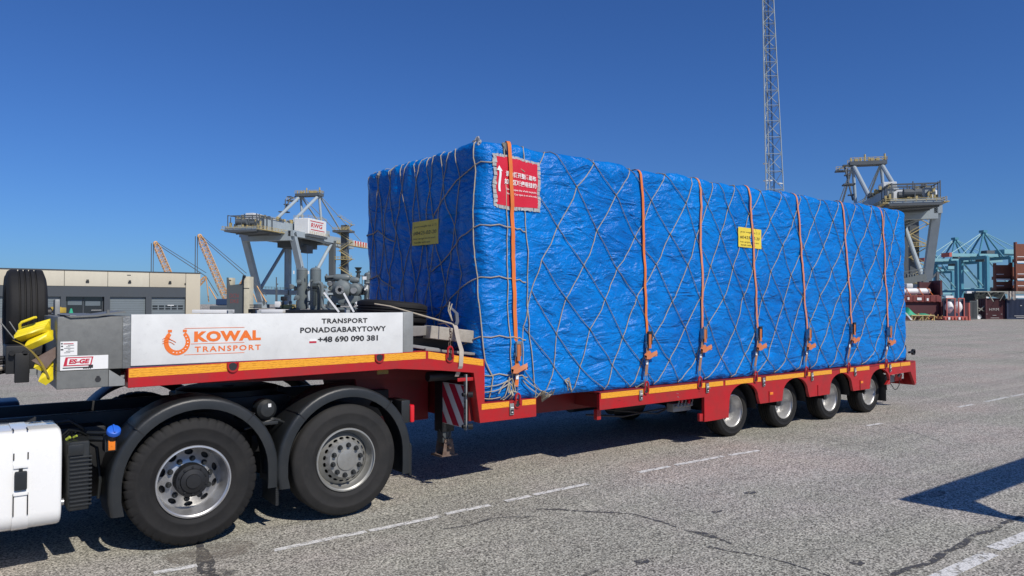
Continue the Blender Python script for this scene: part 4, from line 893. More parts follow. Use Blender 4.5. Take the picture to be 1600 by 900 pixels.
# yellow labels
yl = M('yellow_card', (.80, .62, .06), .5, dirt=.35, dirt_col=(.55, .38, .04), scale=12)
def card(X0, X1, z0, z1, front=False):
    g = (lambda u, v, o: surf(-(Q + X1 - (X1 - X0) * u), z0 + (z1 - z0) * v - .01 * u, o, .35)) if front else (lambda u, v, o: surf(S(X0) + (X1 - X0) * u, z0 + (z1 - z0) * v - .012 * u, o, .35))
    mb = MB(); mb.grid([[g(i / 8, j / 6, .026) for i in range(9)] for j in range(7)]); c = mb.build('yellow_label', yl, cg, smooth=80)
    for body, u, v, wu, hv in (('#0425-02-20', .06, .42, .86, .16), ('gross weight', .08, .72, .5, .10), ('lot 2 / 5', .62, .74, .3, .09), ('keep upright do not stack', .07, .22, .82, .09), ('handle with care', .1, .08, .6, .08)):
        text(body, 'handwriting', ink, c, (0, 0, 0), wu, face=lambda a, b, u=u, v=v: g(u + a, v + b, .030), height=hv, shear=.15, bold=-.004)
    return c
card(8.93, 9.48, 2.82, 3.105); card(.70, 1.32, 2.71, 3.0, True)
# torn plastic at the top corners
def crumple(c, r, name, mat, seed, sc_=(1, 1, 1)):
    rnd = random.Random(seed); bm = bmesh.new(); bmesh.ops.create_icosphere(bm, subdivisions=3, radius=1)
    for v in bm.verts:
        k = 1 + .55 * noise.noise(v.co * 1.7 + Vector((seed, 0, 0))) + .25 * noise.noise(v.co * 5 + Vector((0, seed, 0))); v.co = Vector((v.co.x * k * r * sc_[0], v.co.y * k * r * sc_[1], v.co.z * k * r * sc_[2])) + Vector(c)
    mb = MB(); mb.bm_add(bm); return mb.build(name, mat, cg, smooth=30)
crumple((4.56, 6.66, 3.76), .06, 'plastic_scrap', greyplas, 3, (.7, .9, 1.2)); crumple((4.54, 6.58, 3.73), .035, 'plastic_scrap', greyplas, 5); crumple((4.53, 6.80, 3.72), .05, 'plastic_scrap', ink, 8, (.5, 1.6, .5)); crumple((4.5, 8.86, 3.71), .06, 'plastic_scrap', greyplas, 11, (.7, 1.3, .7)); crumple((4.5, 9.03, 3.70), .06, 'plastic_scrap', tarp, 14, (.7, 1.3, .8))
mb = MB(); mb.add([surf(S(4.74), 3.70, .02), surf(S(4.80), 3.69, .03), surf(S(4.80), 3.62, .03), surf(S(4.775), 3.53, .012)], [(0, 1, 2, 3)]); mb.build('torn_gap', ink, cg, smooth=0)
# overlapping folds of sheet on the side
for (X, z0, z1, wd) in ((4.42, 1.2, 3.5, .0),): pass

# ------------------------------------------------------------------ cargo net
nb = MB(); nb2 = MB()
def rope_path(nodes, r=.0055, off=.008, nb=None):
    nb = nb or globals()['nb']
    pts = []
    for (s0, z0), (s1, z1) in zip(nodes[:-1], nodes[1:]):
        n = max(2, int(math.hypot(s1 - s0, z1 - z0) / .07))
        sag = .012
        for i in range(n): t = i / n; pts.append(surf(s0 + (s1 - s0) * t, z0 + (z1 - z0) * t - sag * math.sin(math.pi * t), off + .006 * math.sin(math.pi * t)))
    pts.append(surf(*nodes[-1], off)); nb.tube(pts, r, 5)
    if nb is globals()['nb2']:
        for nd in nodes[1:-1]: c_ = surf(*nd, off); nb.lathe([(.0001, -.016), (.011, -.008), (.012, .006), (.0001, .016)], c_, 6, 'Z')
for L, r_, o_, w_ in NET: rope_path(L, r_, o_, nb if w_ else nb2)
for z in (3.47, 2.83, 2.27, 1.63, 1.22): rope_path([(-(Q + .85), z - .45), (-(Q + .32), z - .12), (-Q * .6, z + .02), (.05, z + .03), (.24, z + .01), (.34, z), (.43, z - .03)], .0065)
for z in (2.95, 2.35): rope_path([(-(Q + LY + .1), z - .02), (-(Q + LY - .25), z + .03), (-(Q + LY - .7), z - .15)], .008)
rope_path([(-(Q + .02), CZ1 + .4), (-(Q - .03), 3.4), (-(Q - .02), 2.8), (-(Q - .06), 2.3), (-(Q - .13), 1.4), (-.02, 1.22), (-.05, 1.0)], .0075)
rope_path([(.13, CZ1 + .2), (.15, 3.2), (.16, 2.6), (.17, 2.0), (.19, 1.5), (.24, 1.05)], .007); rope_path([(.40, CZ1 + .3), (.42, 2.9), (.45, 2.3), (.47, 1.7), (.55, .98)], .0065)
cn = nb.build('cargo_net', rope, None, smooth=60); tag(cn, 'thin rope net knotted in diamonds over the blue tarpaulin', 'cargo net'); nb2.build('shaded_net_rope', M('shaded_net_rope', (.24, .20, .15), .85, dirt=.5, scale=20), cn, smooth=60)  # one rope direction gets a darker colour that stands in for shade
for (X, z, seed) in ((4.80, 1.16, 1), (4.84, 1.06, 5), (5.63, 1.12, 2), (5.45, .98, 3), (5.28, .98, 4), (6.95, 1.0, 6)):
    rnd = random.Random(seed); b = MB()
    for k in range(5):
        a = rnd.uniform(0, 6.28); b.tube([surf(S(X), z, .02), surf(S(X + math.cos(a) * .05), z + .05 * math.sin(a), .045), surf(S(X + math.cos(a) * .10), z - .06 + .05 * math.sin(a), .03), surf(S(X + math.cos(a) * .13), max(CZ0 + .01, z - .12), .03)], .007, 5)
    b.build('knotted_tail', rope, cn)
b = MB()
for k, (x0, z0, x1, z1) in enumerate(((4.45, 1.06, 4.80, 1.14), (4.45, 1.12, 4.85, 1.2), (4.45, 1.03, 4.7, 1.0), (4.98, 1.2, 5.38, .99), (4.98, 1.16, 5.25, .98), (4.84, 1.2, 4.86, .97), (4.80, 1.15, 4.72, .97))):
    b.tube([surf(S(x0 + (x1 - x0) * t / 6), z0 + (z1 - z0) * t / 6 - .03 * math.sin(math.pi * t / 6), .03) for t in range(7)], .006, 5)
b.build('gathered_rope', rope, cn)

# ------------------------------------------------------------------ ratchet straps over the cargo
labs = ['bright orange ratchet strap nearest the trailer neck crossing the red banner', 'orange ratchet strap second from the trailer neck, next past the red banner', 'faded orange ratchet strap between the banner strap pair and the yellow label strap', 'faded orange ratchet strap running over the yellow label on the side', 'faded orange ratchet strap just behind the yellow label, above the second trailer wheel', 'faded orange ratchet strap second from the rear end of the cargo', 'faded orange ratchet strap closest to the rear end of the cargo']
labs[2] = 'third orange ratchet strap from the neck, just ahead of the yellow label strap'
for k, (xt, xm, xb, zr, wd) in enumerate(((4.83, 4.92, 4.90, 1.56, .048), (6.93, 7.01, 6.95, 1.62, .038), (8.08, 8.10, 7.99, 1.66, .038), (9.20, 9.36, 9.24, 1.64, .038), (10.42, 10.66, 10.55, 1.60, .038), (11.76, 12.0, 11.81, 1.66, .038), (13.04, 13.24, 13.07, 1.58, .038))):
    rt = thing('ratchet_strap', labs[k], 'lashing strap', (xb, 6.42, .95), 'ratchet straps over the wrapped cargo'); wm = orangew if k < 2 else fadedw
    pts = [(xt, 9.32, 1.0), (xt, 9.33, 3.62), (xt, 9.22, 3.735), (xt, 8.4, 3.745)] + [tuple(surf(S(xt), CZ1 + q, .020 + (.022 if k == 0 and q < .05 else 0), .5)) for q in (1.2, .8, .4, .2, .1, .03, 0, -.03, -.06)]
    n_ = 26
    for i in range(1, n_ + 1):
        t = i / n_; p_ = surf(S(xt + (xm - xt) * t + .004 * math.sin(t * 5 + k)), 3.62 + (zr - 3.62) * t, .031 + (.018 if k == 0 and 3.0 < 3.62 + (zr - 3.62) * t < 3.66 else 0), .6)
        if t > .9: p_.y = p_.y + (6.43 - p_.y) * (t - .9) / .1
        pts.append(tuple(p_))
    b = MB(); b.ribbon(pts, wd, .004); b.build('webbing', wm, rt, smooth=40)
    b = MB(); x = xm; b.box(x - .032, x - .026, 6.40, 6.44, zr - .17, zr + .01, .002); b.box(x + .026, x + .032, 6.40, 6.44, zr - .17, zr + .01, .002); b.cyl((x - .035, 6.415, zr - .02), (x + .035, 6.415, zr - .02), .014, n=10); b.cyl((x - .045, 6.415, zr - .11), (x + .045, 6.415, zr - .11), .020, n=12); b.box(x - .028, x + .028, 6.425, 6.43, zr - .17, zr - .02)
    ro = b.build('ratchet', steel, rt)
    b = MB(); b.box(x - .038, x - .030, 6.375, 6.40, zr - .13, zr + .03, .002); b.box(x + .030, x + .038, 6.375, 6.40, zr - .13, zr + .03, .002); b.box(x - .038, x + .038, 6.375, 6.388, zr + .0, zr + .035, .003); b.build('ratchet_handle', blackpl if k % 2 else steel, ro)
    b = MB(); b.ribbon([(x, 6.41, zr + .01), (x, 6.385, zr + .03), (x, 6.38, zr - .02), (x + .004, 6.385, zr - .10), (x, 6.38, zr - .18)], .045, .004); b.build('folded_webbing', M('bow_webbing', (.50, .15, .045)), rt)
    dx = xb - xm; zb = zr - .26
    b = MB()
    for q in range(2):   # slack tied into a bow
        o = .012 * q; b.ribbon([(x + .01, 6.39 - o, zb + .03), (x - .05, 6.375 - o, zb + .015), (x - .095, 6.37 - o, zb - .005 - o), (x - .10, 6.36 - o, zb - .028), (x - .06, 6.355 - o, zb - .03), (x + .01, 6.365 - o, zb - .005), (x + .07, 6.36 - o, zb + .02), (x + .095, 6.365 - o, zb + .025 + o), (x + .095, 6.375 - o, zb + .0), (x + .03, 6.385 - o, zb - .01)], .045, .004, (0, .35, .93))
    b.build('tied_slack', M('bow_webbing', (.50, .15, .045), .8, dirt=.5), rt, smooth=30)
    b = MB(); b.ribbon([(x, 6.42, zr - .12), (x + dx * .4, 6.405, zr - .28), (x + dx * .7, 6.40, zr - .40), (xb, 6.40, 1.10)], .048, .006); b.build('lower_webbing', wm if k < 1 else M('dull_webbing', (.36, .19, .12), .85, dirt=.5), rt)
    b = MB(); b.box(xm + dx * .8 - .018, xm + dx * .8 + .018, 6.388, 6.394, zr - .38, zr - .33); b.build('white_tag', whitem, rt)
    b = MB(); b.tube([(xb - .024, 6.40, 1.11), (xb + .024, 6.40, 1.11), (xb + .012, 6.395, 1.05), (xb + .004, 6.39, .99), (xb - .004, 6.385, .975), (xb - .012, 6.39, .99), (xb - .012, 6.395, 1.05), (xb - .024, 6.40, 1.11)], .006, 6); b.build('hook', steel, rt)

# ------------------------------------------------------------------ loose gear on the neck
for i, (z, lab) in enumerate(((1.54, 'worn spare tyre lying flat under another behind the white board end'), (1.785, 'worn spare tyre lying flat on top of the pair behind the white board end'))):
    t = thing('spare_tyre', lab, 'tyre', (3.98, 7.55, z), 'spare tyres lying behind the board')
    tyre_mesh((3.98, 7.55, z), .40, .24, .24, 1, grooves=4, axis='Z').build('tread_and_sidewall', rubber, t, smooth=50); t.rotation_euler.y = R(5)
    b = MB(); b.ribbon([(3.2, 7.5, z), (3.19, 7.48, z + .12), (3.22, 7.49, z + .25), (3.4, 7.5, z + .26)], .05, .004, (0, 1, 0)); 
def plank(a, b_, w_, h_, name, lab, mat, grp=None):
    b = MB(); b.beam(a, b_, w_, h_); o = b.build(name, mat, None, smooth=0); tag(o, lab, 'timber', grp)
    bm = bmesh.new(); bm.from_mesh(o.data); bmesh.ops.bevel(bm, geom=bm.edges[:], offset=.006, segments=1, affect='EDGES'); bm.to_mesh(o.data); bm.free(); return o
t1 = plank((3.94, 6.68, 1.71), (4.52, 6.68, 1.638), .16, .135, 'timber_block', 'thick pale weathered timber block under the grey webbing', wood)
t2 = plank((3.62, 6.62, 1.72), (3.925, 6.78, 1.72), .16, .10, 'timber_block', 'grey timber block between white board end and pale block', galv2)
t2.data.materials.clear(); t2.data.materials.append(M('grey_timber', (.25, .24, .22), .85, dirt=.5, bump=.002, bscale=60))
plank((3.66, 6.75, 1.585), (4.05, 6.70, 1.52), .28, .035, 'steel_ramp_plate', 'grey flat plate leaning on the neck under the timber blocks', galv2)
plank((3.85, 6.65, 1.535), (4.42, 6.65, 1.465), .2, .03, 'loose_plank', 'thin grey plank lowest on the sloping neck deck', M('grey_timber', (.25, .24, .22)))
plank((4.15, 6.60, 1.50), (4.52, 6.62, 1.455), .12, .03, 'loose_plank', 'short thin grey plank at the step edge of the neck', M('grey_timber', (.25, .24, .22)))
plank((3.75, 6.9, 1.60), (4.35, 6.9, 1.55), .14, .12, 'timber_block', 'dark squared timber behind the pale timber block', M('dark_timber', (.08, .07, .06), .9, dirt=.5, bump=.002, bscale=60))
chn = MB()
for i in range(9):
    z = 1.73 - i * .028; c = Vector((4.045 + .008 * math.sin(i), 6.395 + .0 * i, z)); P = []
    for q in range(11): a = 2 * math.pi * q / 10; P.append(c + (Vector((math.cos(a) * .013, 0, math.sin(a) * .022)) if i % 2 else Vector((0, math.cos(a) * .013, math.sin(a) * .022))))
    chn.tube(P, .0045, 5, cap=False)
chn.tube([(4.04, 6.6, 1.79), (4.045, 6.5, 1.80), (4.045, 6.40, 1.76)], .006, 5)
co = chn.build('lashing_chain', rust, None); tag(co, 'short rusty chain hanging over the pale timber block to the red eye', 'chain')
gs = thing('grey_lashing_strap', 'dirty grey webbing strap over the pale timber block down to the bracket', 'lashing strap', (4.2, 6.4, 1.35))
b = MB(); b.ribbon([(4.28, 7.0, 1.78), (4.26, 6.78, 1.80), (4.24, 6.62, 1.785), (4.235, 6.585, 1.755), (4.22, 6.52, 1.64), (4.20, 6.42, 1.52), (4.18, 6.392, 1.46), (4.17, 6.388, 1.36), (4.16, 6.45, 1.25)], .05, .005); b.build('webbing', greyw, gs, smooth=30)
b = MB(); b.ribbon([(4.22, 6.9, 1.96), (4.25, 6.75, 1.98), (4.27, 6.62, 1.90), (4.265, 6.60, 1.82), (4.25, 6.6, 1.78)], .04, .004); b.build('loose_end', M('blue_grey_webbing', (.12, .13, .15), .8, dirt=.5), gs, smooth=30)
b = MB(); b.tube([(3.5, 7.0, 2.0), (3.6, 6.85, 1.975), (4.0, 6.68, 1.85), (4.20, 6.60, 1.79)], .010, 6); o = b.build('tie_rope', rope, None); tag(o, 'taut pale rope running from the spare tyres to the timber block', 'rope')
b = MB()
for k in range(2): b.tube([(4.25 + .02 * k, 6.75, 1.92), (4.23 + .03 * k, 6.7, 2.02 - .02 * k), (4.2 + .02 * k, 6.68, 1.93), (4.24, 6.66, 1.82)], .006, 5)
o = b.build('tie_wire_bundle', rope, None); tag(o, 'tangle of thin cord above the pale timber block', 'cord')
b = MB(); b.box(1.72, 1.95, 8.0, 8.3, 1.5, 1.93, .02); 

# ------------------------------------------------------------------ unseen steel frame, its type made up, added to cast the ground shadow
gt = thing('unseen_shadow_frame', 'unseen grey steel frame right of the camera, added to cast the ground shadow', 'shadow frame', (7.75, .45, .09))
b = MB(); b.box(7.69, 7.86, .38, .50, .094, 3.0, .004); b.add([(7.86, .40, 3.0), (8.35, .40, 2.85), (7.86, .40, 2.3), (7.86, .42, 3.0), (8.35, .42, 2.85), (7.86, .42, 2.3)], [(0, 1, 2), (5, 4, 3), (0, 3, 4, 1), (1, 4, 5, 2), (2, 5, 3, 0)]); b.build('post', mastp, gt)
b = MB(); b.box(13.4, 13.57, .38, .50, .094, 3.0, .004); b.build('post', mastp, gt); b = MB(); b.box(7.66, 13.6, .36, .52, 2.68, 3.0, .004); b.build('beam', mastp, gt)
b = MB(); b.box(7.55, 7.95, .25, .65, .094, .115); b.build('base_plate', mastp, gt)

# ------------------------------------------------------------------ garage building, left
P0 = dp(-260, 475, 89.0); P1 = dp(313, 475, 115.0); P0.z = P1.z = 0.09; P0.z = P1.z = 0
U = (P1 - P0); BL = U.length; U.normalize(); V = Vector((-U.y, U.x, 0))
if V.dot(Vector((math.cos(TH), math.sin(TH), 0))) < 0: V = -V
BM = Matrix(((U.x, V.x, 0, P0.x), (U.y, V.y, 0, P0.y), (0, 0, 1, 0), (0, 0, 0, 1)))
def bu(px):      # distance along the front for a photo column
    d = ray(px, 475); A = d.x * V.x + d.y * V.y; t = (P0.x * V.x + P0.y * V.y) / A; return (d.x * t - P0.x) * U.x + (d.y * t - P0.y) * U.y
gb = thing('garage_building', 'low beige concrete garage building with charcoal doors behind the truck', 'building', tuple(P0 + U * BL / 2))
def BB(): m_ = MB(); m_.M = BM; return m_
HB = 6.75
wj = [0] + [bu(x) for x in (-200, -120, -50, 25, 100, 168, 233, 290)] + [BL]
for i in range(len(wj) - 1):
    m_ = BB(); m_.box(wj[i] + .03, wj[i + 1] - .03, 0, .35, 4.55 if i < len(wj) - 2 else 0, HB, .01); m_.build('wall_panel', concrete if i in (0, 1, 2, 3, 7, 8) else concrete2, gb)
m_ = BB(); m_.box(BL - .35, BL, .36, 30, 0, HB); m_.box(0, .35, .36, 30, 0, HB); m_.box(0, BL, 30, 30.3, 0, HB); m_.build('side_wall', concrete, gb)
m_ = BB(); m_.box(.36, BL - .36, .36, 29.9, HB - .6, HB - .2); m_.build('roof', charcoal, gb); m_ = BB(); m_.box(-.1, BL + .12, -.10, 30.4, HB + .003, HB + .12); m_.build('roof_edge', charcoal, gb)
m_ = BB(); m_.box(.1, wj[-2], .06, .12, 3.05, 4.54); m_.build('fascia_band', charcoal, gb)
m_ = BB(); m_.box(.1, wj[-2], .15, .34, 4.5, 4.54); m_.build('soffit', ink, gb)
doors = [(-245, -185, 's'), (-175, -110, 's'), (-100, -40, 's'), (-30, 30, 's'), (38, 95, 's'), (103, 163, 'g'), (172, 228, 's'), (237, 290, 'w')]
prev = .1
for a, b, k in doors:
    u0, u1 = bu(a), bu(b); m_ = BB(); m_.box(prev, u0, .05, .30, 0, 3.05); m_.build('pier', charcoal, gb); prev = u1
    m_ = BB()
    if k == 'g':
        m_.box(u0, u1, .8, .86, 0, 3.05); d = m_.build('glazed_door', glassdk, gb)
        for q in (.0, .45, .97): m_ = BB(); m_.box(u0 + (u1 - u0) * q, u0 + (u1 - u0) * q + .14, .72, .795, 0, 3.05); m_.build('door_frame', charcoal, d)
        m_ = BB(); m_.box(u0 + .3, u0 + (u1 - u0) * .43, .74, .797, 1.85, 2.55); m_.box(u0 + (u1 - u0) * .52, u1 - .4, .74, .797, 1.75, 2.45); m_.build('reflected_blind', M('blind_grey', (.12, .15, .17), .4), d)
        m_ = BB(); m_.box(u1 - 1.6, u1 - .3, .4, .44, 1.1, 1.14); m_.build('barrier_bar', whitem, d)
    else:
        for q in range(9): m_.box(u0, u1, .40, .45, q * .34 + .012, q * .34 + .33)
        d = m_.build('roller_shutter', shutter, gb); m_ = BB(); m_.box(u0, u1, .452, .47, 0, 3.05); m_.build('shutter_backing', charcoal, d)
        if k == 'w':
            for rr in range(2):
                for q in range(5):
                    w0 = u0 + .2 + q * (u1 - u0 - .3) / 5; m_ = BB(); m_.box(w0, w0 + (u1 - u0) / 5 - .25, .385, .398, 1.15 + rr * .38, 1.42 + rr * .38); m_.build('door_window', glassdk, d)
            m_ = BB(); m_.box(u0 + 2.3, u0 + 3.2, .37, .384, 1.75, 1.85); m_.build('door_light', whitem, d)
m_ = BB(); m_.box(prev, wj[-2], .05, .3, 0, 3.05); m_.build('pier', charcoal, gb)
for px in (-60, 10, 63, 136, 202, 265):
    u = bu(px); m_ = BB(); m_.box(u - .2, u + .22, -.12, -.003, 5.05, 5.28, .02); m_.box(u - .12, u + .02, -.18, -.06, 5.3, 5.5, .01); m_.cyl((u + .12, -.1, 5.28), (u + .12, -.1, 5.5), .06, n=8); m_.build('wall_lamp', blackpl, gb)
m_ = BB(); m_.box(bu(201) - .25, bu(201) + .25, -.03, -.003, 6.2, 6.3); m_.box(bu(288), bu(290), -.1, -.003, 4.95, 5.2); m_.build('wall_vent', blackpl, gb)

# ------------------------------------------------------------------ ship-to-shore cranes
def rail(mb, a, b, h=1.1, step=2.5, t=.12, up=Vector((0, 0, 1))):
    a, b = Vector(a), Vector(b); n = max(1, int((b - a).length / step))
    for i in range(n + 1): p = a.lerp(b, i / n); mb.beam(p, p + up * h, t)
    mb.beam(a + up * h, b + up * h, t); mb.beam(a + up * h * .5, b + up * h * .5, t)
def sts():
    t = thing('container_crane', 'grey ship-to-shore crane with white machinery house behind the garage and compressor', 'crane', (0, 0, 0), 'grey harbour cranes')
    P = lambda nm, f, m: (lambda b: (f(b), b.build(nm, m, t, smooth=20))[1])(MB())
    # legs (u along the boom = x, v across = y); v grows to the photo's right
    for v, nm in ((0, 0), (24, 0)):
        yv = -v
        P('leg', lambda b: (b.beam((0, yv, 33.5), (15, yv, 1.5), 2.6, 2.2), b.box(13.2, 17.2, yv - 1.3, yv + 1.3, 0.0, 3.5)), crane_gr)
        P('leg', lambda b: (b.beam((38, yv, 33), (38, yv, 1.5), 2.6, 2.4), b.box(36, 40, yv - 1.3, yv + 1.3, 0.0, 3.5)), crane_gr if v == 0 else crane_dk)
        P('side_beam', lambda b: (b.box(-1.5, 39.5, yv - 1.3, yv + 1.3, 31.8, 34.4), b.box(13.5, 38, yv - 1, yv + 1, 6.5, 9.0)), crane_gr)
        P('brace', lambda b: b.cyl((36.8, yv, 31.5), (14, yv, 9.5), .8, n=10), crane_gr)
        r_ = P('bogie', lambda b: [b.box(u - 5, u + 5, yv - 1, yv + 1, .3, 1.9) for u in (15, 38)], crane_dk)
        rr = MB(); rail(rr, (14, yv - 1, 9), (37, yv - 1, 9)); rr.build('walkway_rail', crane_yl, t, smooth=0)
    P('cross_beam', lambda b: (b.box(-1.5, 1.5, -24, 0, 30, 34.2), b.box(36.5, 39.5, -24, 0, 31, 34.2), b.box(36.8, 39.2, -24, 0, 6.5, 8.8)), crane_gr)
    P('cross_beam_brace', lambda b: (b.cyl((1, -24, 33), (38, -24.2, 31.2), .55, n=8),), crane_gr)
    # girder, walkways
    P('main_girder', lambda b: (b.box(-14, 46, -18.5, -16.5, 33.2, 38.6), b.box(-14, 46, -7.5, -5.5, 33.2, 38.6), b.box(-20.5, -20, -19, -5, 33.0, 34.2), [b.box(x - .5, x + .5, -17, -7, 33.4, 34.6) for x in range(-13, 46, 8)]), crane_gr)
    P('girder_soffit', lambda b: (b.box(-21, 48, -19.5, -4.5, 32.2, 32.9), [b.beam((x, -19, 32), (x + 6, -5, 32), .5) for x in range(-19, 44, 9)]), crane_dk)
    bo_ = P('boom', lambda b: (b.box(46, 94, -17, -15, 33.4, 36.6), b.box(46, 94, -9, -7, 33.4, 36.6), [b.beam((x, -16, 36.3), (x + 5, -8, 36.3), .5) for x in range(48, 90, 7)]), crane_gr)
    for k in range(5): m_ = MB(); m_.box(78 + k * 3.4, 79.8 + k * 3.4, -17.05, -17.003, 33.5, 36.5); m_.build('warning_stripe', M('crane_red', (.55, .03, .03), .5), bo_)
    m_ = MB(); m_.box(76.5, 94.3, -17.02, -17.0015, 33.45, 36.55); m_.build('white_panel', crane_wh, bo_)
    rr = MB()
    for v in (-20.5, -3.5): rr.box(-21, 46, v - .8, v + .8, 33.0, 33.3); rail(rr, (-21, v, 33.3), (46, v, 33.3), 1.3, 2.2, .16)
    for v in (-18.5, -5.5): rr.box(46, 95, v - .7, v + .7, 33.2, 33.5); rail(rr, (46, v, 33.5), (95, v, 33.5), 1.3, 2.6, .16)
    rail(rr, (-14, -17, 38.6), (44, -17, 38.6), 1.3, 2.5, .14); rail(rr, (-21, -20.5, 33.3), (-21, -3.5, 33.3)); rail(rr, (-14, -6, 38.6), (44, -6, 38.6), 1.3, 2.5, .14)
    rr.build('walkway', crane_yl, t, smooth=0)
    rnd = random.Random(12); b = MB(); g = MB()
    for k in range(110):
        x = rnd.uniform(-20, 10); v = rnd.choice((-18, -17, -12, -6.5, -5)) + rnd.uniform(-.8, .8); h = rnd.uniform(.3, 1.9); base = 38.6 if (x > -13 and (v < -16.6 or v > -7.4)) else 33.4 + rnd.uniform(0, 2.6)
        (b, g, g, b)[k % 4].box(x - rnd.uniform(.15, .6), x + rnd.uniform(.15, .6), v - rnd.uniform(.1, .6), v + rnd.uniform(.1, .6), base, base + h)
    for x in (-20, -18, -14.5, -12, -8):
        for v in (-19, -12, -5.5): g.beam((x, v, 33.3), (x, v, 39.2 + rnd.uniform(-.8, .8)), .3)
        g.beam((x, -19, 39), (x, -5.5, 39), .25)
    g.beam((-20, -19, 39.2), (2, -19, 38.9), .25); g.beam((-20, -5.5, 39.2), (4, -5.5, 39.2), .25); g.cyl((-19, -14, 36.4), (-19, -9, 36.4), 1.2, n=12); g.cyl((-13, -14, 36.4), (-13, -9, 36.4), 1.2, n=12)
    b.build('winch_gear', crane_yl, t, smooth=20); g.build('sheave_frame', crane_dk, t, smooth=20)
    mh = P('machinery_house', lambda b: (b.box(9, 26, -27.0, -19.6, 33.6, 41.0, .3, 1),), crane_wh)
    m_ = MB(); m_.box(8.7, 26.3, -27.4, -19.3, 32.6, 33.5); m_.build('house_floor', crane_dk, mh)
    rr = MB(); rail(rr, (9, -27, 41), (26, -27, 41), 1.2, 2, .12); rail(rr, (9, -27, 41), (9, -19.6, 41), 1.2, 2, .12); rail(rr, (8.5, -28, 33.6), (27, -28, 33.6), 1.3, 2, .12); rr.build('roof_rail', crane_yl, mh, smooth=0)
    # lettering on the end wall that looks to the quay
    lt = text('RWG', 'lettering', M('crane_red', (.55, .03, .03), .5), mh, (11, -27.0, 36.9), 11.0, face='-Y', height=2.1, bold=.03, shear=.15, depth=.02)
    m_ = MB(); m_.box(10.5, 23, -27.04, -27.003, 39.6, 40.0); m_.box(11, 24, -27.04, -27.003, 35.7, 36.1); m_.build('logo_rule', M('crane_red', (.55, .03, .03), .5), mh)
    P('electrical_house', lambda b: (b.box(-8, -1, -10, -6, 38.7, 41.6, .1, 1), b.box(0, 4, -14, -10, 36, 40, .1, 1)), crane_wh)
    # A-frame
    for v in (-6.5, -16.5):
        P('apex_strut', lambda b: b.cyl((38, v, 55.5), (11, v, 38.4), .78, n=10), crane_gr if 1 else 0)
        P('apex_strut', lambda b: b.cyl((38.5, v, 55.5), (39, v * 1.05 - 1, 34), .62, n=10), crane_gr)
        P('forestay', lambda b: (b.cyl((39, v, 55.5), (70, v if v > -10 else v + 1, 36.8), .42, n=8), b.cyl((39, v, 56), (88, v * .9 - 1.4, 37), .22, n=6)), crane_gr)
    P('apex_platform', lambda b: (b.box(35.5, 40.5, -18, -5, 55.2, 56.6), b.box(36, 39, -4.9, 0, 53, 53.5), b.beam((37, 0, 53.5), (37, -5, 55.5), .4)), crane_dk)
    rr = MB(); rail(rr, (35.5, -18, 56.6), (35.5, -5, 56.6), 1.3, 1.6, .16); rail(rr, (35.5, -18, 56.6), (40.5, -18, 56.6), 1.3, 1.6, .16); rail(rr, (40.5, -18, 56.6), (40.5, -5, 56.6), 1.3, 1.6, .16); rail(rr, (36, 0, 53.5), (36, -5, 53.5), 1.3, 1.2, .16)
    for v in (-17.5, -12, -10.5, -9, -5.5): rr.cyl((37, v, 56.6), (37, v, 58 + (1.3 if v in (-10.5, -17.5) else 0)), .35, n=8)
    for v in (-15, -13, -7.5): rr.box(36.5, 38.5, v - .6, v + .6, 56.6, 57.8, .05)
    rr.build('apex_rail', crane_yl, t, smooth=0)
    P('apex_ladder', lambda b: (b.cyl((35, -3, 54), (22, -3, 40), .35, n=6), b.box(27, 31, -5, -1, 46.4, 46.9), b.cyl((30, -3, 47), (30, -3, 53), .25, n=6), [b.box(24 + k * 3, 26 + k * 3, -4, -2, 42 + k * 4.2, 42.4 + k * 4.2) for k in range(4)]), crane_dk)
    # hoist, trolley
    P('trolley', lambda b: (b.box(18, 34, -18, -6, 28.5, 32), b.box(20, 26, -20, -17, 26.0, 29.5)), crane_dk)
    P('hoist_rope', lambda b: [b.cyl((x, v, 29), (x, v, 12), .09, n=5) for x in (20, 30) for v in (-15, -9)], crane_dk)
    # stair tower by the waterside right leg
    P('lift_shaft', lambda b: (b.box(41, 43.5, -30.2, -27, 1, 41), b.box(38, 44, -33, -24, 37.2, 38.2)), crane_dk)
    rr = MB()
    for k in range(10):
        z = 3 + k * 4.2; u0, u1 = (-33.5, -26.5) if k % 2 else (-26.5, -33.5); rr.beam((40.3, u0, z), (40.3, u1, z + 4.2), .7, .3); rr.beam((40.1, u0, z + 1.2), (40.1, u1, z + 5.4), .15); rr.box(39.6, 41, u1 - 1, u1 + 1, z + 4.1, z + 4.3)
    for z in (24, 38.3): rail(rr, (38, -33, z), (38, -24, z), 1.3, 1.5, .18); rr.box(38, 41, -33, -24, z - .3, z)
    rr.build('stairs', crane_yl, t, smooth=0)
    return t
GD = Vector((math.cos(TH - math.atan(270 / F)), math.sin(TH - math.atan(270 / F)), 0)); GA = math.atan2(GD.y, GD.x)
c1 = sts(); o1 = dp(380, 475, 330); c1.location = (o1.x, o1.y, 0.0); c1.rotation_euler.z = GA
c2 = copy_tree(c1); o2 = dp(1342, 475, 248); c2.location = (o2.x, o2.y, 0.0); c2['label'] = 'grey ship-to-shore crane rising behind the rear end of the blue cargo'
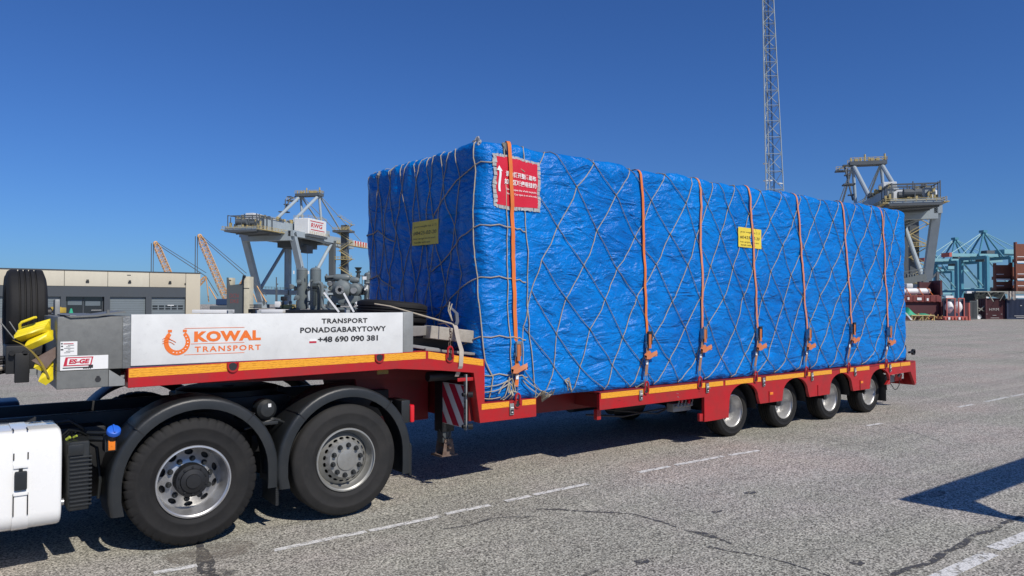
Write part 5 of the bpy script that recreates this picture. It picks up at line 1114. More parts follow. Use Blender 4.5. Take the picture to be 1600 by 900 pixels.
def sts_blue():
    t = thing('container_crane', 'teal ship-to-shore crane', 'crane', (0, 0, 0), 'distant teal quay cranes')
    P = lambda nm, f, m: (lambda b: (f(b), b.build(nm, m, t, smooth=20))[1])(MB())
    for u in (0, 24):
        for v in (0, 27): P('leg', lambda b: b.box(u - 1.3, u + 1.3, v - 1.3, v + 1.3, 0, 42), blue_cr)
    for v in (0, 27): P('portal_beam', lambda b: (b.box(0, 24, v - 1, v + 1, 14, 16), b.cyl((2, v, 38), (22, v, 18), .7, n=6), b.cyl((0, v, 14), (22, v, 2), .6, n=6)), blue_lt)
    P('cross_beam', lambda b: (b.box(-1.2, 1.2, 0, 27, 40, 42.8), b.box(22.8, 25.2, 0, 27, 40, 42.8), b.box(-1, 1, 0, 27, 13, 15)), blue_cr)
    P('boom', lambda b: (b.box(-26, 60, 9.5, 11, 42.5, 45), b.box(-26, 60, 16, 17.5, 42.5, 45)), blue_lt)
    P('apex_frame', lambda b: (b.cyl((10, 13, 64), (0, 8, 43), .8, n=8), b.cyl((10, 14, 64), (0, 19, 43), .8, n=8), b.cyl((10, 13, 64), (24, 8, 43), .8, n=8), b.cyl((10, 14, 64), (24, 19, 43), .8, n=8), b.box(8, 12, 11, 16, 63.5, 65.5)), blue_cr)
    P('forestay', lambda b: (b.cyl((10, 13.5, 64), (-24, 12, 45), .4, n=6), b.cyl((10, 13.5, 64), (-12, 12, 45), .4, n=6), b.cyl((10, 13.5, 64), (40, 12, 45), .4, n=6), b.cyl((10, 13.5, 64), (56, 12, 45), .35, n=6)), blue_lt)
    P('machinery_house', lambda b: b.box(26, 38, 8, 19, 45.2, 49), blue_lt)
    P('trolley', lambda b: (b.box(6, 12, 9, 18, 38.5, 42), b.box(-3, 40, 19, 20, 45, 45.4), b.box(10, 18, 10, 17, 45.2, 48)), crane_dk)
    P('boom_tip', lambda b: b.box(-28.5, -26, 9, 18, 42, 45.5), pinkst)
    P('cable_reel', lambda b: b.box(2, 8, -3, -1, 10, 16), crane_dk)
    return t
BA = math.atan2(-math.cos(TH), math.sin(TH)) + R(12)
c3 = sts_blue()
for k, (px, D, lab) in enumerate(((1543, 620, 'teal ship-to-shore crane farther right, with the highest apex'), (1497, 690, 'teal ship-to-shore crane next to the grey crane leg, second from right'), (1462, 900, 'small teal crane mostly hidden behind the grey crane leg'))):
    c = c3 if k == 0 else copy_tree(c3); o = dp(px, 475, D); c.location = (o.x, o.y, 0); c.rotation_euler.z = BA; c['label'] = lab

# ------------------------------------------------------------------ orange lattice cranes
def lattice(mb, a, b, w0, w1, n, r, wm=None):
    a, b = Vector(a), Vector(b); d = (b - a).normalized(); x = d.cross(Vector((0, 1, 0))).normalized() if abs(d.y) < .9 else d.cross(Vector((1, 0, 0))).normalized(); y = x.cross(d)
    def P(i, k):
        t = i / n; w = w0 + (w1 - w0) * t
        if wm: w = wm * min(1, t * 6 + w0 / wm, (1 - t) * 6 + w1 / wm)
        s = ((-1, -1), (1, -1), (1, 1), (-1, 1))[k % 4]; return a.lerp(b, t) + x * s[0] * w / 2 + y * s[1] * w / 2
    for i in range(n):
        for k in range(4):
            mb.cyl(P(i, k), P(i + 1, k), r, n=5, cap=False); mb.cyl(P(i, k), P(i + 1, k + 1) if i % 2 else P(i + 1, k), r * .6, n=4, cap=False); mb.cyl(P(i, k + (i % 2)), P(i + 1, k + 1 - (i % 2)), r * .6, n=4, cap=False)
            mb.cyl(P(i, k), P(i, k + 1), r * .5, n=4, cap=False)
def crawler(tip, foot, D, lab, pend, k):
    T_, B_2 = dp(*tip, D), dp(*foot, D); B_2.z = 2.6
    t = thing('crawler_crane', lab, 'crane', (B_2.x, B_2.y, 0), 'orange lattice boom cranes')
    b = MB(); lattice(b, B_2, T_, .8, .8, 22, .11, 1.7); b.build('lattice_boom', orange_cr, t, smooth=0)
    b = MB(); b.lathe([(.3, -.4), (.7, -.3), (.7, .3), (.3, .4), (.3, -.4)], T_, 14, 'Y'); b.build('boom_head', orange_cr, t)
    b = MB(); b.cyl(T_ + Vector((-1, 1, 0)), Vector((T_.x - 1, T_.y + 1, 6)), .14, n=5); b.cyl(T_ + Vector((-.5, .5, 0)), Vector((T_.x - .5, T_.y + .5, 6)), .12, n=5); b.build('hoist_rope', crane_dk, t)
    side_ = Vector((math.sin(TH), -math.cos(TH), 0)); A1 = B_2 + side_ * 9 + Vector((0, 0, 13)); A2 = dp(*pend, D)
    b = MB(); b.cyl(T_, A2, .13, n=5); b.cyl(T_ + Vector((0, 0, .6)), A2 + Vector((0, 0, 1.2)), .11, n=5); b.cyl(A2, B_2 + side_ * 12 + Vector((0, 0, 2)), .14, n=5); b.build('pendant_cable', crane_dk, t)
    b = MB(); lattice(b, B_2 + side_ * 1 + Vector((0, 0, .5)), A2, .7, .4, 10, .1, 1.1); b.cyl(B_2 + side_ * 9, A2, .16, n=6); b.cyl(B_2 + side_ * 12, B_2 + side_ * 9 + Vector((0, 0, 5)), .2, n=6); b.build('mast_frame', orange_cr, t, smooth=0)
    b = MB(); b.box(-3, 3.5, -2.0, 2.0, 1.6, 3.6, .2, 1); b.M = None; b.v = [tuple(Matrix.Translation((B_2.x, B_2.y, 0)) @ Matrix.Rotation(TH - math.pi / 2, 4, 'Z') @ Vector(v)) for v in b.v]; b.build('upper_works', M('crane_blue', (.02, .05, .12), .5), t)
    b = MB(); b.box(-4, 4, -4.2, -2.8, .09, 1.5, .3, 1); b.box(-4, 4, 2.8, 4.2, .09, 1.5, .3, 1); b.box(-2, 2, -2.8, 2.8, .6, 1.58); b.v = [tuple(Matrix.Translation((B_2.x, B_2.y, 0)) @ Matrix.Rotation(TH - math.pi / 2, 4, 'Z') @ Vector(v)) for v in b.v]; b.build('crawler_track', crane_dk, t)
crawler((312, 369), (356, 480), 230, 'taller orange lattice boom crane between the garage and the grey crane', (385, 433), 0)
crawler((243, 380), (283, 480), 240, 'shorter orange lattice boom crane rising over the garage roof', (322, 432), 1)

# ------------------------------------------------------------------ lattice radio mast
mo = dp(1213, 475, 150); mt = thing('radio_mast', 'tall slender steel lattice mast rising behind the blue cargo', 'mast', (mo.x, mo.y, 0)); HM = 75.0
side_ = Vector((math.sin(TH), -math.cos(TH), 0)); fwd = Vector((math.cos(TH), math.sin(TH), 0))
def mp_(z, k):
    w = 4.5 - .034 * z; c = Vector((mo.x, mo.y, 0)) - side_ * (.024 * z) + side_ * .1; a = R(210 + 120 * k); return c + (side_ * math.cos(a) + fwd * math.sin(a)) * w * .56 + Vector((0, 0, z))
lv = [0]; 
while lv[-1] < HM - 2: lv.append(lv[-1] + 4.6 - .036 * lv[-1])
for k in range(3): b = MB(); [b.cyl(mp_(lv[i], k), mp_(lv[i + 1], k), .12, n=6, cap=False) for i in range(len(lv) - 1)]; b.build('mast_leg', mastp, mt)
b = MB()
for i in range(len(lv) - 1):
    for k in range(3):
        b.cyl(mp_(lv[i], k), mp_(lv[i], (k + 1) % 3), .065, n=4, cap=False)
        b.cyl(mp_(lv[i], (k + i) % 3 if False else k if i % 2 else (k + 1) % 3), mp_(lv[i + 1], (k + 1) % 3 if i % 2 else k), .075, n=4, cap=False)
b.build('mast_bracing', mastp, mt)
b = MB()
cz = lambda z: Vector((mo.x, mo.y, 0)) - side_ * (.024 * z) + side_ * .1 + fwd * .4 + Vector((0, 0, z))
for s_ in (-.28, .28): b.cyl(cz(0) + side_ * s_, cz(HM) + side_ * s_, .05, n=4)
z = .5
while z < HM: b.cyl(cz(z) - side_ * .28, cz(z) + side_ * .28, .04, n=4); z += .75
b.cyl(cz(0) + side_ * .5, cz(HM) + side_ * .4, .07, n=5); b.build('ladder', crane_dk, mt)
b = MB()
for z, k in ((27, 0), (27.5, 2), (31, 2), (26.4, 1)): p = mp_(z, k); b.cyl(p, p + side_ * (.9 if k == 0 else -.7) , .1, n=6); b.lathe([(.0001, -.2), (.4, -.1), (.42, .1), (.0001, .2)], p + side_ * (.9 if k == 0 else -.8), 12, 'Z')
b.build('antenna', crane_wh, mt)

# ------------------------------------------------------------------ surveyed boxes for the yard: columns and heights read at a distance D, real depth behind
YM = Matrix(((side_.x, fwd.x, 0, 0), (side_.y, fwd.y, 0, 0), (0, 0, 1, 0), (0, 0, 0, 1)))
X_ = lambda px, D: (px - 800) / F * D
Z_ = lambda py, D: CAMH + (475 - py) / F * D
def YB(): m_ = MB(); m_.M = YM; return m_
def lb(m_, a, b, c, d, D, dep_, bev=0):   # photo columns a..b, rows c..d
    z0 = Z_(d, D); m_.box(X_(a, D), X_(b, D), D, D + dep_, max(.095, z0), Z_(c, D), bev); return m_
def ythin(name, label, cat, px, D, group=None, z=.09): v = YM @ Vector((X_(px, D), D, z)); return thing(name, label, cat, tuple(v), group)
def corrug(m_, a, b, c, d, D, dep_, n=14):
    """container body with corrugated front and side"""
    x0, x1, z0, z1 = X_(a, D), X_(b, D), max(.095, Z_(d, D)), Z_(c, D); m_.box(x0 + .03, x1 - .03, D + .05, D + dep_, z0, z1 - .03)
    for i in range(n): xx = x0 + (x1 - x0) * (i + .2) / n; m_.box(xx, xx + (x1 - x0) / n * .55, D + .005, D + .045, z0 + .15, z1 - .15)
    for q in (x0, x1 - .14): m_.box(q, q + .14, D, D + .14, z0, z1)
    m_.box(x0 + .141, x1 - .141, D - .002, D + .14, z1 - .12, z1); m_.box(x0 + .141, x1 - .141, D - .002, D + .14, z0, z0 + .16)
    nn = int(dep_ / .35)
    for i in range(nn): yy = D + .2 + i * .35; m_.box(x0 - .012, x0 + .028, yy, yy + .18, z0 + .12, z1 - .12)
D = 88
t = ythin('flatrack_stack', 'dark red flatrack platforms stacked beside the cargo rear, dirty maroon', 'flatrack', 1445, D)
m_ = YB(); lb(m_, 1395, 1471, 461, 472, D, 2.4, .02); [lb(m_, x, x + 5, 462, 471, D - .05, .04) for x in range(1400, 1470, 9)]; m_.build('platform', contbr if 0 else M('rust_red_steel', (.20, .04, .035), .7, dirt=.6), t)
m_ = YB(); lb(m_, 1395, 1471, 472, 503, D + .3, 2.0); lb(m_, 1470, 1472.5, 472, 503, D - .1, 2.6); m_.build('lower_wall', contrd, t)
m_ = YB(); lb(m_, 1438, 1471, 441, 461, D + 1.6, .2); lb(m_, 1437, 1440, 440, 461, D + 1.4, .5); lb(m_, 1469.5, 1472.5, 438, 461, D - .1, 2.4); m_.build('end_wall', contrd, t)
for a, c in ((1418, 464.5), (1433, 465), (1448, 466)): m_ = YB(); lb(m_, a, a + (7 if a == 1433 else 3), c, c + 4, D - .08, .02); m_.build('door_placard', whitem, t, smooth=0)
t = ythin('white_pipe', 'large white pipe section lashed on the maroon flatrack', 'pipe', 1435, D, z=Z_(460, D))
m_ = YB(); m_.cyl((X_(1390, D), D + 1, Z_(455, D)), (X_(1458, D), D + 1, Z_(455, D)), .38, n=20); m_.cyl((X_(1458, D), D + 1, Z_(455, D)), (X_(1461, D), D + 1, Z_(455.5, D)), .38, .2, n=20); m_.build('pipe_body', whitem, t)
for px in (1421, 1441, 1456):
    m_ = YB(); cx = X_(px, D); m_.tube([(cx - .1, D + .9, Z_(449.5, D)), (cx, D + .6, Z_(451, D)), (cx + .1, D + .5, Z_(456, D)), (cx + .35, D + .1, Z_(464, D))], .05, 5); m_.build('pipe_lashing', orangew, t)
m_ = YB(); lb(m_, 1417, 1427, 443, 450, D + 3, 1.2, .1); m_.build('nozzle_cap', whitem, t)
t = ythin('tarped_pallet', 'bright green tarpaulin heaped on a low yellow frame beside the cargo', 'covered goods', 1438, 84)
m_ = YB(); P = []
for j in range(9):
    row = []
    for i in range(15):
        u = i / 14; v = j / 8; px = 1414 + 45 * u; pk = 479 + 12 * (1 - math.exp(-((u - .2) / .12) ** 2)) * (1 if u > .2 else 1) + 1.5 * math.sin(u * 14)
        h = Z_(pk, 84) - Z_(493, 84); e = math.sin(math.pi * v); row.append(Vector((X_(px, 84), 84 + v * 2, Z_(493, 84) + h * e ** .6 + .07 * noise.noise(Vector((u * 9, v * 5, 1))))))
    P.append(row)
m_.grid(P); m_.build('tarpaulin', greennet, t, smooth=30)
m_ = YB()
for a in (1424, 1441, 1459): lb(m_, a, a + 1.2, 493, 503, 83.9, .1); lb(m_, a, a + 1.2, 493, 503, 86, .1)
lb(m_, 1424, 1460, 492, 493.6, 83.85, 2.3); [m_.beam((X_(a, 84), 84, Z_(493, 84)), (X_(a - 5, 84), 84, .12), .07) for a in (1432, 1441, 1450)]; m_.build('yellow_frame', crane_yl, t, smooth=0)
m_ = YB(); [m_.beam((X_(1410 + 1.3 * k, 84), 83.6, Z_(487 + k, 84)), (X_(1420 + k, 84), 83.6, .2), .06) for k in range(3)]; m_.build('white_bar', whitem, t, smooth=0)
rnd = random.Random(5); m_ = YB()
for k in range(26): a = rnd.uniform(1424, 1470); m_.beam((X_(a, 85), 84.5 + rnd.random(), .15 + rnd.random() * .5), (X_(a + rnd.uniform(-4, 4), 85), 84.5 + rnd.random(), .12 + rnd.random() * .8), .09)
m_.build('timber_rack', orange_cr, t, smooth=0)
t = ythin('tank_frame', 'salmon painted frame rack holding two white cone bottomed tanks', 'tank rack', 1493, 86)
m_ = YB()
for a in (1479, 1491.5, 1497.5, 1506): lb(m_, a, a + 1.3, 466, 502, 86, .12)
for a in (1479, 1506): lb(m_, a, a + 1.3, 466, 502, 88.6, .12)
lb(m_, 1479, 1493, 465.5, 467, 85.95, .12); lb(m_, 1497.5, 1507, 465.5, 467, 85.95, .12); lb(m_, 1474, 1516, 494.5, 501.5, 85.9, 2.8); lb(m_, 1513.5, 1515.5, 473, 501, 85.8, .2); m_.build('frame', pinkst, t, smooth=0)
for a in (1485, 1499):
    m_ = YB(); m_.lathe([(.0001, Z_(472, 87) - Z_(480, 87)), (.25, .55), (.42, .2), (.45, 0), (.45, -.25), (.3, -.55), (.1, -.8), (.0001, -.8)], (X_(a, 87), 87.3, Z_(479, 87)), 20, 'Z'); m_.build('cone_tank', whitem, t)
m_ = YB(); lb(m_, 1474, 1508, 470, 494, 88.8, .2); m_.build('back_sheet', contnv, t)
for k in range(7): m_ = YB(); lb(m_, 1476 + k * 5.4, 1479 + k * 5.4, 495.5, 499.5, 85.75, .12); m_.build('stacked_roll', whitem if k % 3 == 1 else pinkst, t)
t = ythin('scrap_container', 'maroon container end between the tank rack and the grey crates', 'container', 1511, 90); m_ = YB(); lb(m_, 1507.5, 1513.5, 473, 499, 90, 3); m_.build('body', contrd, t)
m_ = YB(); corrug(m_, 1515, 1527, 470, 499, 91, 4, 6); o = m_.build('grey_container', M('grey_container_paint', (.09, .10, .10), .6, dirt=.4), None, smooth=0); tag(o, 'weathered dark grey container end left of the netted frame', 'container')
t = ythin('covered_flatrack', 'dark flatrack draped with sagging netting above the maroon container', 'flatrack', 1545, 93)
m_ = YB(); lb(m_, 1526, 1528, 468, 500, 92, .2); lb(m_, 1525, 1600, 455, 456.5, 92.2, .3); lb(m_, 1541, 1700, 455, 459, 95, 3); m_.build('frame', M('pale_frame_paint', (.33, .33, .28), .7, dirt=.5), t)
m_ = YB(); P = [[Vector((X_(1526 + 48 * i / 16, 92), 92.3 + .15 * math.sin(i * 2 + j) + j * .03, Z_(456.5 + (13 - 6 * math.sin(i / 16 * 3)) * j / 6 + .8 * math.sin(i * 1.7), 92))) for i in range(17)] for j in range(7)]
m_.grid(P); m_.grid([[p + Vector((0, .06, 0)) for p in r_] for r_ in P]); m_.build('netting', darknet, t)
m_ = YB(); lb(m_, 1528, 1541, 458, 499, 94.5, 3); m_.build('dark_interior', M('dark_green_crate', (.02, .028, .025), .8, dirt=.5), t)
m_ = YB(); m_.beam((X_(1528, 93), 93, Z_(481, 93)), (X_(1539, 93), 93, Z_(487, 93)), .1); m_.beam((X_(1529, 93), 93, Z_(486, 93)), (X_(1538, 93), 93, Z_(478, 93)), .1); m_.beam((X_(1543, 91.8), 91.8, Z_(456, 92)), (X_(1552, 91.8), 91.8, Z_(471, 92)), .1); m_.beam((X_(1562, 91.9), 91.9, Z_(470, 92)), (X_(1571, 91.9), 91.9, Z_(456, 92)), .05); m_.build('loose_pole', M('pale_frame_paint', (.33, .33, .28)), t)
m_ = YB(); m_.lathe([(.28, 0), (.2, .1), (.0001, .1)], (X_(1529.5, 91.5), 91.5, .42), 18, 'Y'); m_.build('drum', whitem, t)
t = ythin('maroon_container', 'maroon container lettered HMM below the sagging netting', 'container', 1556, 92.6)
m_ = YB(); corrug(m_, 1540, 1570, 466, 499, 92.7, 2.5, 18); m_.build('body', contrd, t, smooth=0)
m_ = YB(); v = YM @ Vector((X_(1546, 92.6), 92.68, Z_(485.5, 92.6)))
def yface(x0, z0, D): return lambda a, b: YM @ Vector((x0 + a, D, z0 + b))
text('HMM', 'lettering', M('pale_grey_print', (.5, .48, .46), .6), t, (0, 0, 0), 1.2, face=yface(X_(1546, 92.6), Z_(485.5, 92.6), 92.66), height=.33, bold=-.005, spacing=1.3)
for (a, b_, z) in ((1551, 1557, 493), (1548, 1561, 497), (1541.5, 1543, 491), (1564, 1566, 491)): m_ = YB(); m_.box(X_(a, 92.6), X_(b_, 92.6), 92.66, 92.68, Z_(z, 92.6), Z_(z - .6, 92.6)); m_.build('small_print', M('pale_grey_print', (.5, .48, .46), .6), t, smooth=0)
t = ythin('navy_container', 'navy blue container at the far right under a hanging pale cloth', 'container', 1620, 92.4)
m_ = YB(); corrug(m_, 1573, 1690, 467, 498.5, 92.4, 2.5, 60); m_.build('body', contnv, t, smooth=0)
for (a, b_, z) in ((1585, 1612, 494), (1588, 1600, 496.4), (1594.5, 1597, 478)): m_ = YB(); m_.box(X_(a, 92.3), X_(b_, 92.3), 92.36, 92.38, Z_(z, 92.3), Z_(z - (.8 if a < 1590 or a > 1599 else 1), 92.3)); m_.build('small_print', M('pale_grey_print', (.5, .48, .46), .6), t, smooth=0)
m_ = YB(); lb(m_, 1587, 1700, 462, 465.5, 92.3, .2); m_.build('white_edge', whitem, t)
m_ = YB(); m_.grid([[Vector((X_(1574.5 + 12 * i / 8 + .3 * math.sin(j * 2), 92), 92.0 + .08 * math.sin(i * 2.2), Z_(455 + (12 + 2.5 * math.sin(i * 1.1)) * j / 6, 92))) for i in range(9)] for j in range(7)]); o = m_.build('hanging_cloth', M('pale_sackcloth', (.42, .38, .33), .9, dirt=.5, scale=4), None); tag(o, 'pale ragged cloth hanging over the edge above the navy container', 'cloth')
def brown(a, b, c, d, D, lab, dep_=.8):
    t = ythin('brown_flatrack', lab, 'flatrack', (a + b) / 2, D, 'brown stacked flatracks', z=Z_(d, D)); m_ = YB(); lb(m_, a + 1, b - 1, c + 2, d, D, .3); lb(m_, a + 1, b + 3, d - 5, d, D, dep_); lb(m_, a, a + 2.5, c - 1, d, D - .05, .4); lb(m_, b - 2, b, c - 2, d, D - .05, .4)
    m_.add([(X_(b - 6, D), D, Z_(c + 2, D)), (X_(b - 2, D), D, Z_(c + 2, D)), (X_(b - 2, D), D, Z_(c - 1.5, D)), (X_(b - 6, D), D + .3, Z_(c + 2, D)), (X_(b - 2, D), D + .3, Z_(c + 2, D)), (X_(b - 2, D), D + .3, Z_(c - 1.5, D))], [(0, 1, 2), (5, 4, 3), (0, 2, 5, 3), (1, 4, 5, 2)])
    m_.build('end_wall', contbr, t, smooth=0); m_ = YB(); lb(m_, b, b + 6, c + 5, d, D + 3, .3); m_.build('inner_wall', contbr, t, smooth=0)
    m_ = YB(); lb(m_, a + 1.5, a + (b - a) * .5, d - 9, d - 8, D - .03, .02); lb(m_, a + 2, b - 4, d - 1.5, d + 1, D - .12, .03) if d < 445 else None; m_.build('white_mark', whitem, t, smooth=0)
    return t
brown(1555, 1583, 438, 455, 97, 'brown flatrack lowest in the double stack over the netted frame'); brown(1555, 1583, 412, 437, 97, 'brown flatrack on top of the double stack over the netted frame')
brown(1588, 1625, 437, 455, 95, 'brown flatrack lowest in the tall stack at the right edge'); brown(1588, 1625, 410, 436.5, 95, 'brown flatrack middle in the tall stack at the right edge'); brown(1588, 1625, 379, 409.5, 95, 'brown flatrack on top of the tall stack at the right edge')
m_ = YB(); lb(m_, 1584.5, 1588, 439, 446, 96, .3, .01); o = m_.build('white_placard', whitem, None); tag(o, 'small white placard between the two brown flatrack stacks', 'placard')
# quay equipment seen between crane legs behind the pipe
t = ythin('quay_walkway', 'grey gangway platform with railings behind the white pipe', 'gangway', 1430, 150)
m_ = YB(); m_.beam((X_(1380, 150), 150, Z_(446, 150)), (X_(1445, 150), 150, Z_(433, 150)), 1.5, 1.3); rail(m_, (X_(1380, 150), 150, Z_(441, 150)), (X_(1445, 150), 150, Z_(429, 150)), 1.3, 1.1, .12); [lb(m_, x, x + 2.5, 430 - (x % 3), 437, 149.5, .6, .1) for x in range(1418, 1442, 4)]; lb(m_, 1416, 1420, 436, 500, 150.5, .6); lb(m_, 1443, 1446, 433, 500, 150.5, .6); m_.build('gangway', M('gangway_grey', (.13, .15, .15), .6, dirt=.4), t, smooth=0)
t = ythin('mobile_jib_crane', 'thin dark jib crane standing far off beneath the teal cranes', 'crane', 1465, 400)
m_ = YB(); m_.beam((X_(1465, 400), 400, Z_(426, 400)), (X_(1465, 400), 400, .2), 1.4); m_.beam((X_(1453, 400), 400, Z_(437, 400)), (X_(1466, 400), 400, Z_(425, 400)), .9); m_.cyl((X_(1466, 400), 400, Z_(425, 400)), (X_(1476, 400), 400, Z_(434, 400)), .25, n=5); lb(m_, 1458, 1472, 452, 470, 400, 5, .2); m_.build('jib', crane_dk, t, smooth=0)
for px, c, lab in ((1480, 470, 'first'), ): pass
t = ythin('far_warehouse', 'long low white and dark shed roofs far beyond the containers', 'warehouse', 1540, 520); m_ = YB(); lb(m_, 1468, 1590, 466, 500, 520, 30); m_.build('wall', crane_dk, t); m_ = YB(); [lb(m_, a, b, c, c + 4, 518, 1.8) for a, b, c in ((1511, 1522, 455), (1509, 1520, 461), (1533, 1545, 462), (1478, 1490, 462))]; m_.build('roof_panel', crane_wh, t)

# ------------------------------------------------------------------ compressor skid on its own flatbed, beyond the truck
DS = 34.0
ft = ythin('flatbed_trailer', 'white edged flatbed trailer behind the red trailer, carrying the grey compressor', 'trailer', 480, DS)
m_ = YB(); lb(m_, 392, 610, 489, 495, DS - .4, 3.2, .02); m_.build('load_bed', blackmt, ft); m_ = YB(); lb(m_, 404, 442, 483.5, 489, DS, 1.2, .02); lb(m_, 300, 354, 484, 489.5, DS, 1.0, .02); m_.build('white_beam', whitem, ft)
m_ = YB(); [lb(m_, x, x + 2, 476 + k * 3.3, 477.3 + k * 3.3, DS - .1, .6) for x in (390,) for k in range(4)]; lb(m_, 388, 404, 483, 489, DS + .2, 1.5); m_.build('stake_pocket', blackmt, ft)
for px in (380, 412, 444):
    for dd in (0, 1.9):
        m_ = YB(); m_.lathe([(.0001, .05), (.25, .03), (.3, 0), (.5, 0), (.52, .04), (.52, .26), (.5, .3), (.0001, .3)], (X_(px, DS), DS - .3 + dd, .61), 28, 'Y'); m_.build('wheel', rubber, ft)
m_ = YB(); lb(m_, 340, 620, 495, 503, DS, .3); lb(m_, 340, 620, 495, 503, DS + 1.8, .3); lb(m_, 590, 594, 495, 540, DS, .2); m_.build('chassis', blackmt, ft)
cs = ythin('compressor_skid', 'grey industrial compressor skid with two upright tanks and a bent pipe', 'compressor', 515, DS, z=1.6)
Pt = lambda px, py, dd=0: Vector((X_(px, DS), DS + dd, Z_(py, DS)))
def part(nm, f, m=greyp, par=cs, sm=30): m_ = YB(); f(m_); return m_.build(nm, m, par, smooth=sm)
for a, b, c, d, dd in ((457, 474, 417, 483, .7), (480, 497, 417, 484, .5), (563, 577, 424, 478, .9)):
    r = (X_(b, DS) - X_(a, DS)) / 2; cx = (a + b) / 2; h = Z_(c, DS) - Z_(d, DS)
    tk_ = part('vertical_tank', lambda m_: m_.lathe([(.0001, 0), (r * .9, 0), (r, .06), (r, h - .13), (r * 1.03, h - .125), (r * 1.03, h - .105), (r * .98, h - .1), (r * .8, h - .04), (r * .4, h - .005), (.0001, h)], (X_(cx, DS), DS + dd, Z_(d, DS)), 28, 'Z'))
    part('lifting_nozzle', lambda m_: m_.cyl(Pt(cx, c + .5, dd), Pt(cx + .5, c - 2.5, dd), .025, n=8), greyp, tk_)
    part('tank_label', lambda m_: [lb(m_, q, q + (2 if a < 560 else 6), z, z + 5, DS + dd - r - .012, .02) for q, z in (((a + .8, c + 6),) if a < 560 else ((a + 3.5, c + 8), (a + 6, c + 20), (a + 6, c + 24.5)))], whitem, tk_)
    part('tank_nozzle', lambda m_: (m_.cyl(Pt(cx - 3, c + 21, dd - r), Pt(cx - 3, c + 21, dd - r - .12), .05, n=10), m_.cyl(Pt(a, (c + d) / 2, dd), Pt(a - 4, (c + d) / 2, dd), .09, n=12), m_.cyl(Pt(a - 2.5, (c + d) / 2, dd), Pt(a - 4, (c + d) / 2, dd), .13, n=12)), greyp, tk_)
for a, b, c, d, dd in ((514, 541, 427, 439, .8), (541, 557, 432, 442, .7)):
    r = (Z_(c, DS) - Z_(d, DS)) / 2; m_ = YB(); m_.lathe([(.0001, 0), (r * .7, .03), (r, .14), (r, X_(b, DS) - X_(a, DS) - .14), (r * .7, X_(b, DS) - X_(a, DS) - .03), (.0001, X_(b, DS) - X_(a, DS))], (X_(a, DS), DS + dd, Z_((c + d) / 2, DS)), 24, 'X'); m_.build('horizontal_drum', greyp, cs)
part('pipe', lambda m_: m_.tube([Pt(492, 443, .1), Pt(497, 441.5, .1), Pt(501, 443, .1), Pt(502.5, 448, .1), Pt(502.5, 474, .1), Pt(503, 479, .1), Pt(506, 482.5, .1), Pt(512, 483.5, .1), Pt(577, 483, .1)], .085, 12))
part('valve_stack', lambda m_: (lb(m_, 488, 494.5, 443, 455, DS, .2, .04), lb(m_, 489.5, 493, 455, 478, DS, .2, .02), m_.cyl(Pt(488, 447, .05), Pt(495, 447, .05), .13, n=12)), M('black_green_valve', (.03, .04, .04), .5))
part('suction_pipe', lambda m_: (m_.cyl(Pt(498, 432, 1.1), Pt(515, 431, 1.1), .08, n=12), m_.cyl(Pt(498, 436, 1.2), Pt(514, 435, 1.2), .10, n=12), m_.cyl(Pt(500, 431, 1.1), Pt(501.5, 431, 1.1), .14, n=12)))
part('compressor_casing', lambda m_: (m_.lathe([(.0001, -.1), (.2, -.08), (.26, 0), (.42, .15), (.45, .5), (.40, 1.0), (.0001, 1.0)], tuple(Pt(530, 452, .2)), 24, 'Y'), m_.lathe([(.0001, 0), (.18, 0), (.3, .12), (.32, .8), (.0001, .8)], tuple(Pt(551, 452, .3)), 20, 'Y'), m_.cyl(Pt(527, 446, .5), Pt(527, 436, .8), .12, n=12), lb(m_, 515, 560, 462, 474, DS + .4, .8, .05)))
fl_ = part('suction_flange', lambda m_: (m_.lathe([(.10, -.02), (.2, -.02), (.2, .05), (.12, .07), (.10, .3), (.10, -.02)], tuple(Pt(531, 453, -.05)), 24, 'Y'), [m_.cyl(Pt(531, 453, -.09) + Vector((math.cos(k * .785) * .16, 0, math.sin(k * .785) * .16)), Pt(531, 453, -.05) + Vector((math.cos(k * .785) * .16, 0, math.sin(k * .785) * .16)), .018, n=6) for k in range(8)]), galv2)
part('flange_bore', lambda m_: m_.lathe([(.0001, 0), (.10, 0), (.10, .02)], tuple(Pt(531, 453, .05)), 20, 'Y'), ink, fl_)
part('motor_end', lambda m_: (m_.cyl(Pt(552, 454, .2), Pt(552, 454, .0), .14, n=16), m_.cyl(Pt(548, 447, .5), Pt(556, 447, .5), .12, n=12)), galv2)
part('exhaust_stack', lambda m_: (m_.cyl(Pt(554, 434, .8), Pt(554, 420, .8), .09, .07, n=12), m_.cyl(Pt(554, 420.5, .8), Pt(554, 417, .8), .10, .17, n=16), m_.cyl(Pt(554, 417, .8), Pt(554, 416.4, .8), .18, n=16), m_.box(X_(550, DS), X_(558, DS), DS + .7, DS + .9, Z_(425, DS), Z_(422, DS), .02)), M('black_green_valve', (.03, .04, .04), .5))
part('skid_frame', lambda m_: (lb(m_, 446, 600, 484, 488.5, DS - .2, 2.2, .01), lb(m_, 500, 600, 480, 482, DS + 1, .1)), blackmt)
rnd = random.Random(9); sm = YB(); sm2 = YB(); sm3 = YB()
